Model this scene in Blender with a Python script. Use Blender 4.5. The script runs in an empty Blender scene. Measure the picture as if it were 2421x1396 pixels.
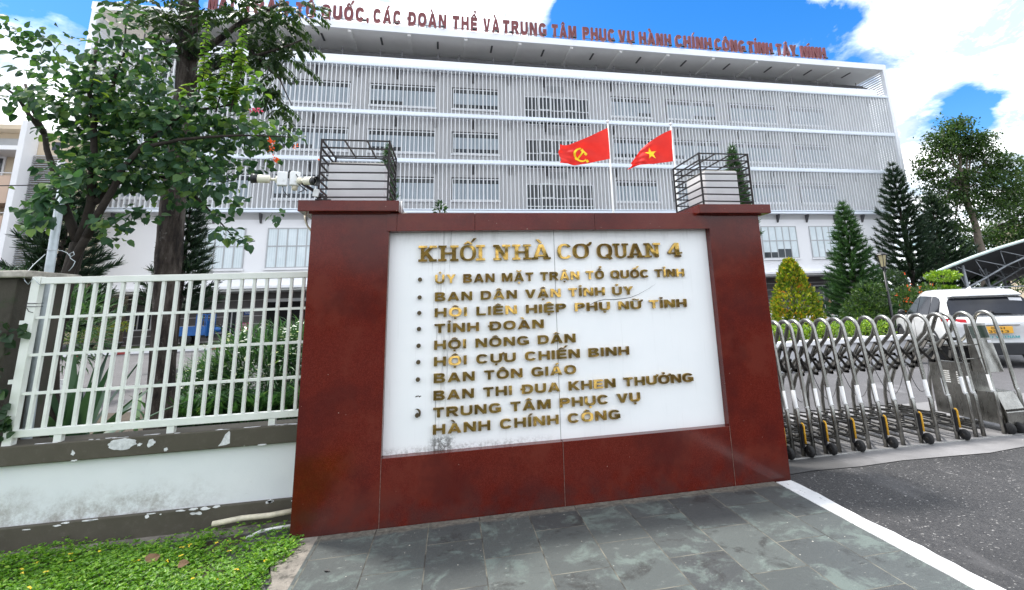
import bpy, bmesh, math, random
import numpy as np
from mathutils import Vector, Matrix

random.seed(4)
rng = np.random.default_rng(7)
sc = bpy.context.scene
COL = sc.collection
R = math.radians

# ------------------------------------------------------------------ camera
F_PX, PPX, PPY, W_PX, H_PX = 1200.76, 1317.21, 451.44, 2421.0, 1396.0
PITCH, YAW, ROLL = -.218686, .208053, -.0377291
EYE = Vector((0, 0, 1.62))


def view_matrix():
    r0 = Matrix(((1, 0, 0), (0, 0, -1), (0, 1, 0)))
    cy, sy = math.cos(YAW), math.sin(YAW)
    rz = Matrix(((cy, -sy, 0), (sy, cy, 0), (0, 0, 1)))
    cp, sp = math.cos(PITCH), math.sin(PITCH)
    rx = Matrix(((1, 0, 0), (0, cp, -sp), (0, sp, cp)))
    cr, sr = math.cos(ROLL), math.sin(ROLL)
    rr = Matrix(((cr, -sr, 0), (sr, cr, 0), (0, 0, 1)))
    return rr @ rx @ r0 @ rz


VM = view_matrix()
cam_d = bpy.data.cameras.new('camera')
cam = bpy.data.objects.new('camera', cam_d)
COL.objects.link(cam)
cam_d.sensor_width = 36
cam_d.lens = F_PX / W_PX * 36
cam_d.shift_x = -(PPX - W_PX / 2) / W_PX
cam_d.shift_y = -(H_PX / 2 - PPY) / W_PX
cam_d.clip_start, cam_d.clip_end = .05, 3000
m3 = Matrix((VM[0], -VM[1], -VM[2])).transposed()
cam.matrix_world = Matrix.Translation(EYE) @ m3.to_4x4()
sc.camera = cam


def ray(u, v):
    return VM.transposed() @ Vector(((u - PPX) / F_PX, (v - PPY) / F_PX, 1))


def at(u, v, y):
    d = ray(u, v)
    return EYE + d * (y / d.y)


# ------------------------------------------------------------------ light
SUN_EL, SUN_AZ = R(66), R(-52)      # azimuth from +Y, clockwise
sun_dir = Vector((math.sin(SUN_AZ) * math.cos(SUN_EL), math.cos(SUN_AZ) * math.cos(SUN_EL), math.sin(SUN_EL)))
sd = bpy.data.lights.new('sun', 'SUN')
sd.energy, sd.angle, sd.color = 2.2, R(6), (1, .96, .9)
so = bpy.data.objects.new('sun', sd)
COL.objects.link(so)
so.rotation_euler = sun_dir.to_track_quat('Z', 'Y').to_euler()

sc.view_settings.view_transform = 'Standard'
sc.view_settings.look = 'None'
sc.view_settings.exposure = 1.4
sc.view_settings.gamma = 1

world = bpy.data.worlds.new('World')
sc.world = world
world.use_nodes = True
nt = world.node_tree
nt.nodes.clear()


def nd(t, kind, **kw):
    n = t.nodes.new(kind)
    for k, v in kw.items():
        if k == 'inp':
            for kk, vv in v.items():
                n.inputs[kk].default_value = vv
        else:
            setattr(n, k, v)
    return n


def link(t, a, b):
    t.links.new(a, b)


out = nd(nt, 'ShaderNodeOutputWorld')
bg = nd(nt, 'ShaderNodeBackground', inp={'Strength': .13})
sky = nd(nt, 'ShaderNodeTexSky', sky_type='NISHITA', sun_disc=False, sun_elevation=SUN_EL, sun_rotation=SUN_AZ,
         air_density=1.0, dust_density=.4, ozone_density=2.5)
tc = nd(nt, 'ShaderNodeTexCoord')
sep = nd(nt, 'ShaderNodeSeparateXYZ')
link(nt, tc.outputs['Generated'], sep.inputs[0])


def math_n(t, op, a, b=None, clamp=False):
    n = nd(t, 'ShaderNodeMath', operation=op, use_clamp=clamp)
    for i, x in enumerate((a, b)):
        if x is None:
            continue
        if isinstance(x, (int, float)):
            n.inputs[i].default_value = x
        else:
            link(t, x, n.inputs[i])
    return n.outputs[0]


zz = math_n(nt, 'ADD', math_n(nt, 'MAXIMUM', sep.outputs['Z'], 0), .22)
comb = nd(nt, 'ShaderNodeCombineXYZ')
link(nt, math_n(nt, 'DIVIDE', sep.outputs['X'], zz), comb.inputs[0])
link(nt, math_n(nt, 'DIVIDE', sep.outputs['Y'], zz), comb.inputs[1])
n1 = nd(nt, 'ShaderNodeTexNoise', inp={'Scale': 2.6, 'Detail': 9, 'Roughness': .58, 'Distortion': .25})
link(nt, comb.outputs[0], n1.inputs['Vector'])
# clear gaps between the clouds, given as directions in the sky with an angular size
gaps = [((190, -10), .15, .62), ((330, 40), .06, .3), ((1560, 40), .16, .75), ((1400, 70), .10, .5), ((1700, 70), .09, .45), ((735, 10), .06, .5),
        ((2235, 290), .055, .52), ((1965, 110), .07, .42), ((2190, 110), .05, .3), ((1830, 20), .05, .3), ((2330, 235), .04, .3),
        ((30, 250), .13, -.6), ((2050, 20), .08, -.12), ((2390, 120), .14, -.2), ((2130, 380), .06, -.5), ((1130, 20), .13, -.4), ((940, 20), .12, -.5)]
cover = math_n(nt, 'ADD', math_n(nt, 'MULTIPLY', math_n(nt, 'SUBTRACT', n1.outputs['Fac'], .5), 1.9), .68)
for (u, v), rad, amt in gaps:
    d = ray(u, v).normalized()
    dot = nd(nt, 'ShaderNodeVectorMath', operation='DOT_PRODUCT')
    link(nt, tc.outputs['Generated'], dot.inputs[0])
    dot.inputs[1].default_value = d
    mr = nd(nt, 'ShaderNodeMapRange', interpolation_type='SMOOTHSTEP')
    link(nt, dot.outputs['Value'], mr.inputs['Value'])
    mr.inputs['From Min'].default_value = math.cos(rad * 1.5)
    mr.inputs['From Max'].default_value = math.cos(rad * .3)
    mr.inputs['To Max'].default_value = amt * 1.0
    cover = math_n(nt, 'SUBTRACT', cover, mr.outputs[0])
ramp = nd(nt, 'ShaderNodeValToRGB')
ramp.color_ramp.elements[0].position = .30
ramp.color_ramp.elements[1].position = .62
link(nt, cover, ramp.inputs[0])
n2 = nd(nt, 'ShaderNodeTexNoise', inp={'Scale': 4.2, 'Detail': 9, 'Roughness': .66, 'Distortion': .3})
link(nt, comb.outputs[0], n2.inputs['Vector'])
cl = nd(nt, 'ShaderNodeValToRGB')
cl.color_ramp.elements[0].position, cl.color_ramp.elements[0].color = .40, (2.5, 2.95, 3.5, 1)
cl.color_ramp.elements[1].position, cl.color_ramp.elements[1].color = .60, (8.6, 8.7, 8.9, 1)
link(nt, n2.outputs['Fac'], cl.inputs[0])
hue = nd(nt, 'ShaderNodeHueSaturation', inp={'Hue': .506, 'Saturation': 1.42, 'Value': .74})
link(nt, sky.outputs[0], hue.inputs['Color'])
mx = nd(nt, 'ShaderNodeMix', data_type='RGBA')
link(nt, ramp.outputs[0], mx.inputs[0])
link(nt, hue.outputs[0], mx.inputs[6])
link(nt, cl.outputs[0], mx.inputs[7])
link(nt, mx.outputs[2], bg.inputs['Color'])
link(nt, bg.outputs[0], out.inputs[0])

# ------------------------------------------------------------------ geometry helper


class G:
    """collects shapes and links them as ONE mesh object"""

    def __init__(s):
        s.v, s.f, s.m, s.sm = [], [], [], []

    def add(s, vs, fs, mi=0, smooth=False):
        o = len(s.v)
        s.v += [tuple(p) for p in vs]
        for f in fs:
            s.f.append([i + o for i in f])
            s.m.append(mi)
            s.sm.append(smooth)
        return s

    def box(s, x0, x1, y0, y1, z0, z1, mi=0):
        vs = [(x, y, z) for z in (z0, z1) for y in (y0, y1) for x in (x0, x1)]
        return s.add(vs, [(0, 2, 3, 1), (4, 5, 7, 6), (0, 1, 5, 4), (2, 6, 7, 3), (0, 4, 6, 2), (1, 3, 7, 5)], mi)

    def obox(s, c, size, rot=None, mi=0):
        rot = rot or Matrix.Identity(3)
        c = Vector(c)
        vs = [c + rot @ Vector((a * size[0] / 2, b * size[1] / 2, d * size[2] / 2)) for d in (-1, 1) for b in (-1, 1) for a in (-1, 1)]
        return s.add(vs, [(0, 2, 3, 1), (4, 5, 7, 6), (0, 1, 5, 4), (2, 6, 7, 3), (0, 4, 6, 2), (1, 3, 7, 5)], mi)

    def bar(s, p, q, w, d=None, up=(0, 0, 1), mi=0):
        p, q = Vector(p), Vector(q)
        d = d or w
        z = (q - p)
        L = z.length
        z.normalize()
        u = Vector(up)
        if abs(z.dot(u)) > .95:
            u = Vector((0, 1, 0))
        x = u.cross(z).normalized()
        y = z.cross(x)
        return s.obox((p + q) / 2, (w, d, L), Matrix((x, y, z)).transposed(), mi)

    def tube(s, pts, r, n=8, mi=0, caps=True, smooth=True):
        pts = [Vector(p) for p in pts]
        rs = r if isinstance(r, (list, tuple)) else [r] * len(pts)
        vs, fs = [], []
        prev = None
        for i, p in enumerate(pts):
            t = (pts[min(i + 1, len(pts) - 1)] - pts[max(i - 1, 0)])
            t = t.normalized() if t.length > 1e-9 else Vector((0, 0, 1))
            if prev is None:
                a = Vector((0, 0, 1)) if abs(t.z) < .9 else Vector((1, 0, 0))
                x = a.cross(t).normalized()
            else:
                x = (prev - t * prev.dot(t))
                x = x.normalized() if x.length > 1e-6 else Vector((1, 0, 0))
            prev = x
            y = t.cross(x)
            for k in range(n):
                an = 2 * math.pi * k / n
                vs.append(p + (x * math.cos(an) + y * math.sin(an)) * rs[i])
        for i in range(len(pts) - 1):
            for k in range(n):
                a, b = i * n + k, i * n + (k + 1) % n
                fs.append((a, b, b + n, a + n))
        s.add(vs, fs, mi, smooth)
        if caps:
            o = len(s.v) - len(vs)
            s.f.append([o + k for k in reversed(range(n))]); s.m.append(mi); s.sm.append(False)
            e = len(s.v) - n
            s.f.append([e + k for k in range(n)]); s.m.append(mi); s.sm.append(False)
        return s

    def lathe(s, prof, c=(0, 0, 0), n=20, axis='z', mi=0, smooth=True):
        c = Vector(c)
        vs, fs = [], []
        for r, h in prof:
            for k in range(n):
                a = 2 * math.pi * k / n
                p = {'z': (r * math.cos(a), r * math.sin(a), h), 'y': (r * math.cos(a), h, r * math.sin(a)), 'x': (h, r * math.cos(a), r * math.sin(a))}[axis]
                vs.append(c + Vector(p))
        for i in range(len(prof) - 1):
            for k in range(n):
                a, b = i * n + k, i * n + (k + 1) % n
                fs.append((a, b, b + n, a + n))
        fs.append(tuple(reversed(range(n))))
        fs.append(tuple(range((len(prof) - 1) * n, len(prof) * n)))
        return s.add(vs, fs, mi, smooth)

    def prism(s, poly, d0, d1, fn, mi=0, smooth=False):
        """poly: 2D outline; fn(a, b, d) -> point"""
        n = len(poly)
        vs = [fn(a, b, d0) for a, b in poly] + [fn(a, b, d1) for a, b in poly]
        fs = [tuple(range(n)), tuple(reversed(range(n, 2 * n)))]
        fs += [(i, i + n, (i + 1) % n + n, (i + 1) % n) for i in range(n)]
        return s.add(vs, fs, mi, smooth)

    def loft(s, rings, mi=0, smooth=True, caps=True):
        n = len(rings[0])
        vs = [p for r in rings for p in r]
        fs = []
        for i in range(len(rings) - 1):
            for k in range(n):
                a, b = i * n + k, i * n + (k + 1) % n
                fs.append((a, b, b + n, a + n))
        if caps:
            fs.append(tuple(reversed(range(n))))
            fs.append(tuple(range((len(rings) - 1) * n, len(rings) * n)))
        return s.add(vs, fs, mi, smooth)

    def build(s, name, mats, parent=None, label=None, bevel=0, recalc=True, subsurf=0, seg=2):
        me = bpy.data.meshes.new(name)
        me.from_pydata(s.v, [], s.f)
        if not isinstance(mats, (list, tuple)):
            mats = [mats]
        for m in mats:
            me.materials.append(m)
        me.polygons.foreach_set('material_index', s.m)
        me.polygons.foreach_set('use_smooth', s.sm)
        if recalc:
            b = bmesh.new()
            b.from_mesh(me)
            bmesh.ops.recalc_face_normals(b, faces=b.faces)
            b.to_mesh(me)
            b.free()
        return put(name, me, parent, label, bevel, subsurf, seg)


def put(name, me, parent=None, label=None, bevel=0, subsurf=0, seg=2):
    me.update()
    o = bpy.data.objects.new(name, me)
    COL.objects.link(o)
    if parent:
        o.parent = parent
        if parent.name not in LOCAL and parent.type == 'EMPTY':
            o.matrix_parent_inverse = (Matrix.Translation(parent.location) @ parent.rotation_euler.to_matrix().to_4x4()).inverted()
    if label:
        o['label'] = label
    if subsurf:
        md = o.modifiers.new('subdivision', 'SUBSURF')
        md.levels = md.render_levels = subsurf
    if bevel:
        md = o.modifiers.new('bevel', 'BEVEL')
        md.width, md.segments, md.limit_method, md.angle_limit = bevel, seg, 'ANGLE', R(40)
        md.harden_normals = False
    return o


def tag(o, label, cat, group=None, kind=None):
    if label:
        o['label'] = label
    if cat:
        o['category'] = cat
    if group:
        o['group'] = group
    if kind:
        o['kind'] = kind
    return o


LOCAL = set()        # things whose parts are modelled in the thing's own frame


def thing(name, label, cat, loc=(0, 0, 0), rz=0, group=None, local=False):
    o = bpy.data.objects.new(name, None)
    COL.objects.link(o)
    o.location = loc
    o.rotation_euler = (0, 0, rz)
    o.empty_display_size = .2
    if local:
        LOCAL.add(o.name)
    return tag(o, label, cat, group)


def structure(o):
    o['kind'] = 'structure'
    return o


def copy_tree(o, parent=None):
    c = o.copy()
    COL.objects.link(c)
    c.parent = parent
    for ch in o.children:
        copy_tree(ch, c)
    return c


# leaf scatter: many small faces from arrays of places, normals and headings
LEAF = {
    'heart': (np.array([(0, 0, 0), (.12, .42, .10), (.5, .5, .12), (.85, .25, .04), (1.08, 0, -.10), (.85, -.25, .04), (.5, -.5, .12), (.12, -.42, .10), (.5, 0, 0)]),
              [(0, 8, 2, 1), (8, 4, 3, 2), (0, 7, 6, 8), (8, 6, 5, 4)]),
    'oval': (np.array([(0, 0, 0), (.45, .28, .07), (1, 0, -.06), (.45, -.28, .07)]), [(0, 2, 1), (0, 3, 2)]),
    'blade': (np.array([(0, -.05, 0), (0, .05, 0), (.55, .06, .0), (1, 0, -.12), (.55, -.06, .0)]), [(0, 4, 2, 1), (4, 3, 2)]),
    'needle': (np.array([(0, -.07, 0), (0, .07, 0), (1, .015, 0), (1, -.015, 0)]), [(0, 3, 2, 1)]),
    'arch': (np.array([(0, -.025, 0), (0, .025, 0), (.35, .03, .06), (.7, .022, -.03), (1, 0, -.24), (.7, -.022, -.03), (.35, -.03, .06)]),
             [(0, 6, 2, 1), (6, 5, 3, 2), (5, 4, 3)]),
    'quad': (np.array([(-.5, -.5, 0), (.5, -.5, 0), (.5, .5, 0), (-.5, .5, 0)]), [(0, 1, 2, 3)]),
}


def unit(a):
    return a / (np.linalg.norm(a, axis=1, keepdims=True) + 1e-9)


def rand_dirs(n, zmin=-1):
    a = unit(rng.normal(size=(n, 3)))
    if zmin > -1:
        a[:, 2] = np.abs(a[:, 2]) * .7 + zmin
        a = unit(a)
    return a


def leaf_arrays(P, H, N, S, shape):
    """P places, H headings (leaf axis), N approximate normals, S sizes"""
    T, F = LEAF[shape]
    H = unit(H)
    B = unit(np.cross(N, H))
    N = np.cross(H, B)
    S = np.asarray(S).reshape(-1, 1, 1)
    V = P[:, None, :] + S * (T[None, :, 0, None] * H[:, None, :] + T[None, :, 1, None] * B[:, None, :] + T[None, :, 2, None] * N[:, None, :])
    k = len(T)
    faces = []
    for j in range(len(P)):
        for f in F:
            faces.append([i + j * k for i in f])
    return V.reshape(-1, 3), faces


def leaf_obj(name, mat, parts, parent=None, label=None):
    vs, fs, o = [], [], 0
    for V, Fc in parts:
        vs.append(V)
        fs += [[i + o for i in f] for f in Fc]
        o += len(V)
    me = bpy.data.meshes.new(name)
    me.from_pydata(np.concatenate(vs).tolist(), [], fs)
    me.materials.append(mat)
    return put(name, me, parent, label)


def ellipsoid_pts(n, c, r, shell=.35):
    d = rand_dirs(n)
    t = (shell + (1 - shell) * rng.random(n)) ** .6
    return np.array(c) + d * t[:, None] * np.array(r), d
# ------------------------------------------------------------------ lettering: block capitals drawn as outlines
import unicodedata


def _arc(cx, cy, rx, ry, a0, a1, n=14, p=2.5):
    out_ = []
    for a in np.linspace(R(a0), R(a1), n):
        c, s_ = math.cos(a), math.sin(a)
        out_.append((cx + rx * math.copysign(abs(c) ** (2 / p), c), cy + ry * math.copysign(abs(s_) ** (2 / p), s_)))
    return out_


def _rect(x0, x1, y0, y1):
    return [(x0, y0), (x1, y0), (x1, y1), (x0, y1)]


def letter_shape(ch, t, h):
    """outline loops (outer loops and holes) and the width of a capital of height 1"""
    W = {'I': t, 'M': 1.18, 'N': 1.0, 'A': 1.08, 'Đ': 1.08, 'L': .80, 'T': .88, 'E': .86, 'B': .95, 'P': .92, 'Y': 1.0, ',': t * .9, ' ': .42, 'O': 1.06, 'Q': 1.06, 'G': 1.04, 'C': 1.0, 'U': .98, 'V': 1.02, '4': .92, '.': t}
    w = W.get(ch, .98)
    x = w
    if ch == ' ':
        return [], w
    if ch == 'I':
        L = [_rect(0, t, 0, 1)]
    elif ch == '.':
        L = [_rect(0, t, 0, t)]
    elif ch == ',':
        L = [[(0, 0), (0, t * .85), (t * .9, t * .85), (t * .9, -.02), (t * .35, -.22), (t * .1, -.22), (t * .45, 0)]]
    elif ch == 'H':
        L = [[(0, 0), (0, 1), (t, 1), (t, .5 + h / 2), (x - t, .5 + h / 2), (x - t, 1), (x, 1), (x, 0), (x - t, 0), (x - t, .5 - h / 2), (t, .5 - h / 2), (t, 0)]]
    elif ch == 'L':
        L = [[(0, 0), (0, 1), (t, 1), (t, h), (x, h), (x, 0)]]
    elif ch == 'T':
        L = [[(x / 2 - t / 2, 0), (x / 2 - t / 2, 1 - h), (0, 1 - h), (0, 1), (x, 1), (x, 1 - h), (x / 2 + t / 2, 1 - h), (x / 2 + t / 2, 0)]]
    elif ch == 'E':
        m = .5
        L = [[(0, 0), (0, 1), (x, 1), (x, 1 - h), (t, 1 - h), (t, m + h / 2), (x * .93, m + h / 2), (x * .93, m - h / 2), (t, m - h / 2), (t, h), (x, h), (x, 0)]]
    elif ch == 'N':
        a = .36
        L = [[(0, 0), (0, 1), (t * 1.2, 1), (x - t, a), (x - t, 1), (x, 1), (x, 0), (x - t * 1.2, 0), (t, 1 - a), (t, 0)]]
    elif ch == 'M':
        L = [[(0, 0), (0, 1), (t * 1.35, 1), (x / 2, .40), (x - t * 1.35, 1), (x, 1), (x, 0), (x - t * .95, 0), (x - t * .95, .66), (x / 2 + t * .42, 0), (x / 2 - t * .42, 0), (t * .95, .66), (t * .95, 0)]]
    elif ch == 'V':
        L = [[(0, 1), (t * 1.15, 1), (x / 2, .27), (x - t * 1.15, 1), (x, 1), (x / 2 + t * .62, 0), (x / 2 - t * .62, 0)]]
    elif ch == 'Y':
        L = [[(0, 1), (t * 1.2, 1), (x / 2, .62), (x - t * 1.2, 1), (x, 1), (x / 2 + t / 2, .42), (x / 2 + t / 2, 0), (x / 2 - t / 2, 0), (x / 2 - t / 2, .42)]]
    elif ch == 'A':
        xl = lambda z: t * 1.12 + (x / 2 - t * 1.12) * z / .80
        z0, z1 = .19, .19 + h * .9
        L = [[(0, 0), (x / 2 - t * .6, 1), (x / 2 + t * .6, 1), (x, 0), (x - t * 1.12, 0), (x - xl(z0), z0), (xl(z0), z0), (t * 1.12, 0)], [(xl(z1), z1), (x - xl(z1), z1), (x / 2, .80)]]
    elif ch == 'K':
        L = [[(0, 0), (0, 1), (t, 1), (t, .60), (x - 1.25 * t, 1), (x + .02, 1), (.47 * x + .08, .56), (x + .05, 0), (x - 1.25 * t, 0), (.30 * x + .06, .40), (t, .27), (t, 0)]]
    elif ch in 'OQ':
        L = [_arc(x / 2, .5, x / 2, .515, 0, 360, 33)[:-1], _arc(x / 2, .5, x / 2 - t, .515 - h, 0, 360, 33)[:-1]]
        if ch == 'Q':
            L.append([(x * .56, .22), (x * .72, .30), (x * 1.02, -.03), (x * .84, -.10)])
    elif ch == 'C':
        L = [_arc(x / 2, .5, x / 2, .515, 32, 328, 26) + _arc(x / 2, .5, x / 2 - t, .515 - h, 322, 38, 26)]
    elif ch == 'G':
        L = [_arc(x / 2, .5, x / 2, .515, 32, 308, 24) + [(x, .08), (x, .53), (x * .54, .53), (x * .54, .53 - h * .9), (x - t, .53 - h * .9), (x - t, .27)] + _arc(x / 2, .5, x / 2 - t, .515 - h, 305, 38, 22)]
    elif ch == 'U':
        L = [[(0, 1), (t, 1), (t, .38)] + _arc(x / 2, .38, x / 2 - t, .39 - h, 180, 360, 14)[1:-1] + [(x - t, .38), (x - t, 1), (x, 1), (x, .38)] + _arc(x / 2, .38, x / 2, .395, 0, -180, 16)[1:-1] + [(0, .38)]]
    elif ch in 'DĐ':
        o = .10 if ch == 'Đ' else 0
        L = [[(o, 0), (o, 1), (x * .52, 1)] + _arc(x * .52, .5, x * .48, .5, 90, -90, 16)[1:-1] + [(x * .52, 0)],
             [(o + t, h), (o + t, 1 - h), (x * .50, 1 - h)] + _arc(x * .50, .5, x * .50 - t, .5 - h, 90, -90, 14)[1:-1] + [(x * .50, h)]]
        if ch == 'Đ':
            L.append(('proud', _rect(-.04, o + t + .07, .5 - h * .36, .5 + h * .36)))
    elif ch == 'P':
        b = .37
        L = [[(0, 0), (0, 1), (x * .58, 1)] + _arc(x * .58, (1 + b) / 2, x * .42, (1 - b) / 2, 90, -90, 14)[1:-1] + [(x * .58, b), (t, b), (t, 0)],
             [(t, b + h), (t, 1 - h), (x * .56, 1 - h)] + _arc(x * .56, (1 + b) / 2, x * .44 - t, (1 - b) / 2 - h, 90, -90, 10)[1:-1] + [(x * .56, b + h)]]
    elif ch == 'R':
        b = .39
        L = [[(0, 0), (0, 1), (x * .58, 1)] + _arc(x * .58, (1 + b) / 2, x * .39, (1 - b) / 2, 90, -60, 12)[1:] + [(x * .70, b), (x + .03, 0), (x - t * 1.15, 0), (x * .46, b - .02), (t, b - .02), (t, 0)],
             [(t, b + h * .95), (t, 1 - h), (x * .56, 1 - h)] + _arc(x * .56, (1 + b) / 2, x * .41 - t, (1 - b) / 2 - h, 90, -90, 10)[1:-1] + [(x * .56, b + h * .95)]]
    elif ch == 'B':
        m = .52
        L = [[(0, 0), (0, 1), (x * .58, 1)] + _arc(x * .58, (1 + m) / 2, x * .37, (1 - m) / 2, 90, -70, 10)[1:] + _arc(x * .58, m / 2, x * .42, m / 2, 70, -90, 12)[:-1] + [(x * .58, 0)],
             [(t, m + h * .42), (t, 1 - h), (x * .55, 1 - h)] + _arc(x * .55, (1 + m) / 2, x * .38 - t, (1 - m) / 2 - h * .70, 80, -80, 8)[1:-1] + [(x * .55, m + h * .42)],
             [(t, h), (t, m - h * .42), (x * .56, m - h * .42)] + _arc(x * .56, m / 2, x * .43 - t, m / 2 - h * .72, 80, -80, 8)[1:-1] + [(x * .56, h)]]
    elif ch == '4':
        L = [[(x * .52, 0), (x * .52, .22), (0, .22), (0, .22 + h), (x * .50, 1), (x * .52 + t, 1), (x * .52 + t, .22 + h), (x, .22 + h), (x, .22), (x * .52 + t, .22), (x * .52 + t, 0)], [(x * .22, .22 + h), (x * .52, .22 + h), (x * .52, .78)]]
    elif ch == '3':
        L = [_arc(x / 2, .74, x * .46, .27, 160, -75, 14, 2.2) + _arc(x / 2, .28, x * .5, .29, 70, -165, 16, 2.2) + _arc(x / 2, .28, x * .5 - t, .29 - h, -155, 75, 14, 2.2) + [(x * .45, .44), (x * .45, .58)] + _arc(x / 2, .74, x * .46 - t, .27 - h, -80, 155, 12, 2.2)]
    elif ch == '9':
        L = [_arc(x / 2, .67, x / 2, .34, -60, 205, 20, 2.2) + [(0, .6)] + _arc(x / 2, .67, x / 2, .34, 215, 290, 6, 2.2) + [(x - t, .5), (x * .78, .18), (x * .2, h), (x * .2, 0), (x * .7, 0), (x, .35)], _arc(x / 2, .67, x / 2 - t, .34 - h, 0, 360, 20, 2.2)[:-1]]
    elif ch == '5':
        L = [[(x * .9, 1), (x * .06, 1), (0, .42), (t, .46)] + _arc(x / 2, .33, x / 2 - t, .33 - h, 130, -150, 14, 2.2) + _arc(x / 2, .33, x / 2, .34, -160, 118, 18, 2.2) + [(t * 1.05, .62), (t * 1.25, 1 - h), (x * .9, 1 - h)]]
    elif ch == '0':
        L = [_arc(x / 2, .5, x / 2, .51, 0, 360, 29)[:-1], _arc(x / 2, .5, x / 2 - t, .51 - h, 0, 360, 29)[:-1]]
    elif ch == 'S':
        L = [_rect(0, x, 0, h)]
    else:
        L = [_rect(0, x, 0, 1)]
    return L, w


def mark_shape(mk, w, t, stacked):
    """accent outlines over or under a letter of width w"""
    c = w / 2
    k = min(1, .55 + t)
    if mk == '\u0302':
        return [[(c - .30, 1.08), (c - .06, 1.27), (c + .06, 1.27), (c + .30, 1.08), (c + .15, 1.08), (c, 1.175), (c - .15, 1.08)]]
    if mk == '\u0301':
        o = c + (.30 if stacked else 0)
        z = .14 if stacked else 0
        return [[(o - .12, 1.09 + z), (o + .06, 1.34 + z), (o + .27, 1.34 + z), (o + .02, 1.09 + z)]]
    if mk == '\u0300':
        o = c - (.05 if not stacked else -.3)
        return [[(o + .12, 1.09), (o - .06, 1.34), (o - .27, 1.34), (o - .02, 1.09)]]
    if mk == '\u0309':
        z = .26 if stacked else .03
        o = c + (.12 if stacked else 0)
        return [_arc(o, 1.20 + z, .15, .11, 170, -60, 12, 2) + [(o + .05, 1.08 + z), (o + .05, 1.04 + z), (o - .05, 1.04 + z), (o - .05, 1.14 + z)] + _arc(o, 1.20 + z, .06, .04, -30, 170, 8, 2)]
    if mk == '\u0303':
        pts = [(c - .3 + .6 * i / 12, 1.17 + .055 * math.sin(i / 12 * 6.28)) for i in range(13)]
        return [[(a, b + .05) for a, b in pts] + [(a, b - .05) for a, b in reversed(pts)]]
    if mk == '\u0306':
        return [_arc(c, 1.30, .28, .22, 180, 360, 14, 2) + _arc(c, 1.30, .15, .10, 360, 180, 12, 2)]
    if mk == '\u0307':
        return [_arc(c, 1.20, .15, .10, 0, 360, 13, 2)[:-1]]
    if mk == '\u0323':
        return [_rect(c - .095, c + .095, -.29, -.11)]
    if mk == '\u031b':
        return [('proud', [(w - .14, .84), (w - .10, .99), (w + .02, 1.01), (w + .06, 1.12), (w + .20, 1.12), (w + .19, .98), (w + .08, .86)])]
    return []


_glyphs = {}


def glyph_mesh(loops, depth):
    cu = bpy.data.curves.new('glyph', 'CURVE')
    cu.dimensions = '2D'
    cu.fill_mode = 'BOTH'
    cu.extrude = depth / 2
    for lp_ in loops:
        sp = cu.splines.new('POLY')
        sp.points.add(len(lp_) - 1)
        for q, (a, b) in zip(sp.points, lp_):
            q.co = (a, b, 0, 1)
        sp.use_cyclic_u = True
    ob_ = bpy.data.objects.new('glyph', cu)
    COL.objects.link(ob_)
    me = bpy.data.meshes.new_from_object(ob_.evaluated_get(bpy.context.evaluated_depsgraph_get()))
    V = np.array([tuple(v.co) for v in me.vertices])
    Fc = [tuple(p.vertices) for p in me.polygons]
    bpy.data.objects.remove(ob_)
    bpy.data.curves.remove(cu)
    bpy.data.meshes.remove(me)
    return V, Fc


def glyph_parts(ch, t, h):
    key = (ch, t, h)
    if key in _glyphs:
        return _glyphs[key]
    dec = unicodedata.normalize('NFD', ch)
    loops, w = letter_shape(dec[0], t, h)
    plain = [l_ for l_ in loops if not (isinstance(l_, tuple))]
    proud = [l_[1] for l_ in loops if isinstance(l_, tuple)]
    tail = []
    if dec[0] == 'Q':
        tail = [plain.pop()]
    res = []
    if plain:
        res.append((glyph_mesh(plain, 1.0), 0))
    for q in proud + tail:
        res.append((glyph_mesh([q], 1.06), 0))
    up_ = [m for m in dec[1:] if m in '\u0302\u0306\u031b']
    for m in dec[1:]:
        for q in mark_shape(m, w, t, '\u0302' in dec and m != '\u0302'):
            if isinstance(q, tuple):
                res.append((glyph_mesh([q[1]], 1.06), 0))
            else:
                res.append((glyph_mesh([q], 1.0), 0))
    _glyphs[key] = (res, w)
    return _glyphs[key]


def text_into(g, txt, x0, x1, z0, h, y, depth, style=(.23, .20), gap=.17, mi=0):
    """block capitals, front at y facing -y, cap height h, stretched to x0..x1"""
    pen, items = 0, []
    for ch in txt:
        res, w = glyph_parts(ch, *style)
        items.append((pen, res))
        pen += w + gap
    total = pen - gap
    k = (x1 - x0) / total
    for p, res in items:
        for (V, Fc), _q in res:
            X = x0 + (V[:, 0] + p) * k
            Z = z0 + V[:, 1] * h
            Y = y + (.5 - V[:, 2]) * depth
            g.add(list(zip(X, Y, Z)), Fc, mi)
# ------------------------------------------------------------------ materials


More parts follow.
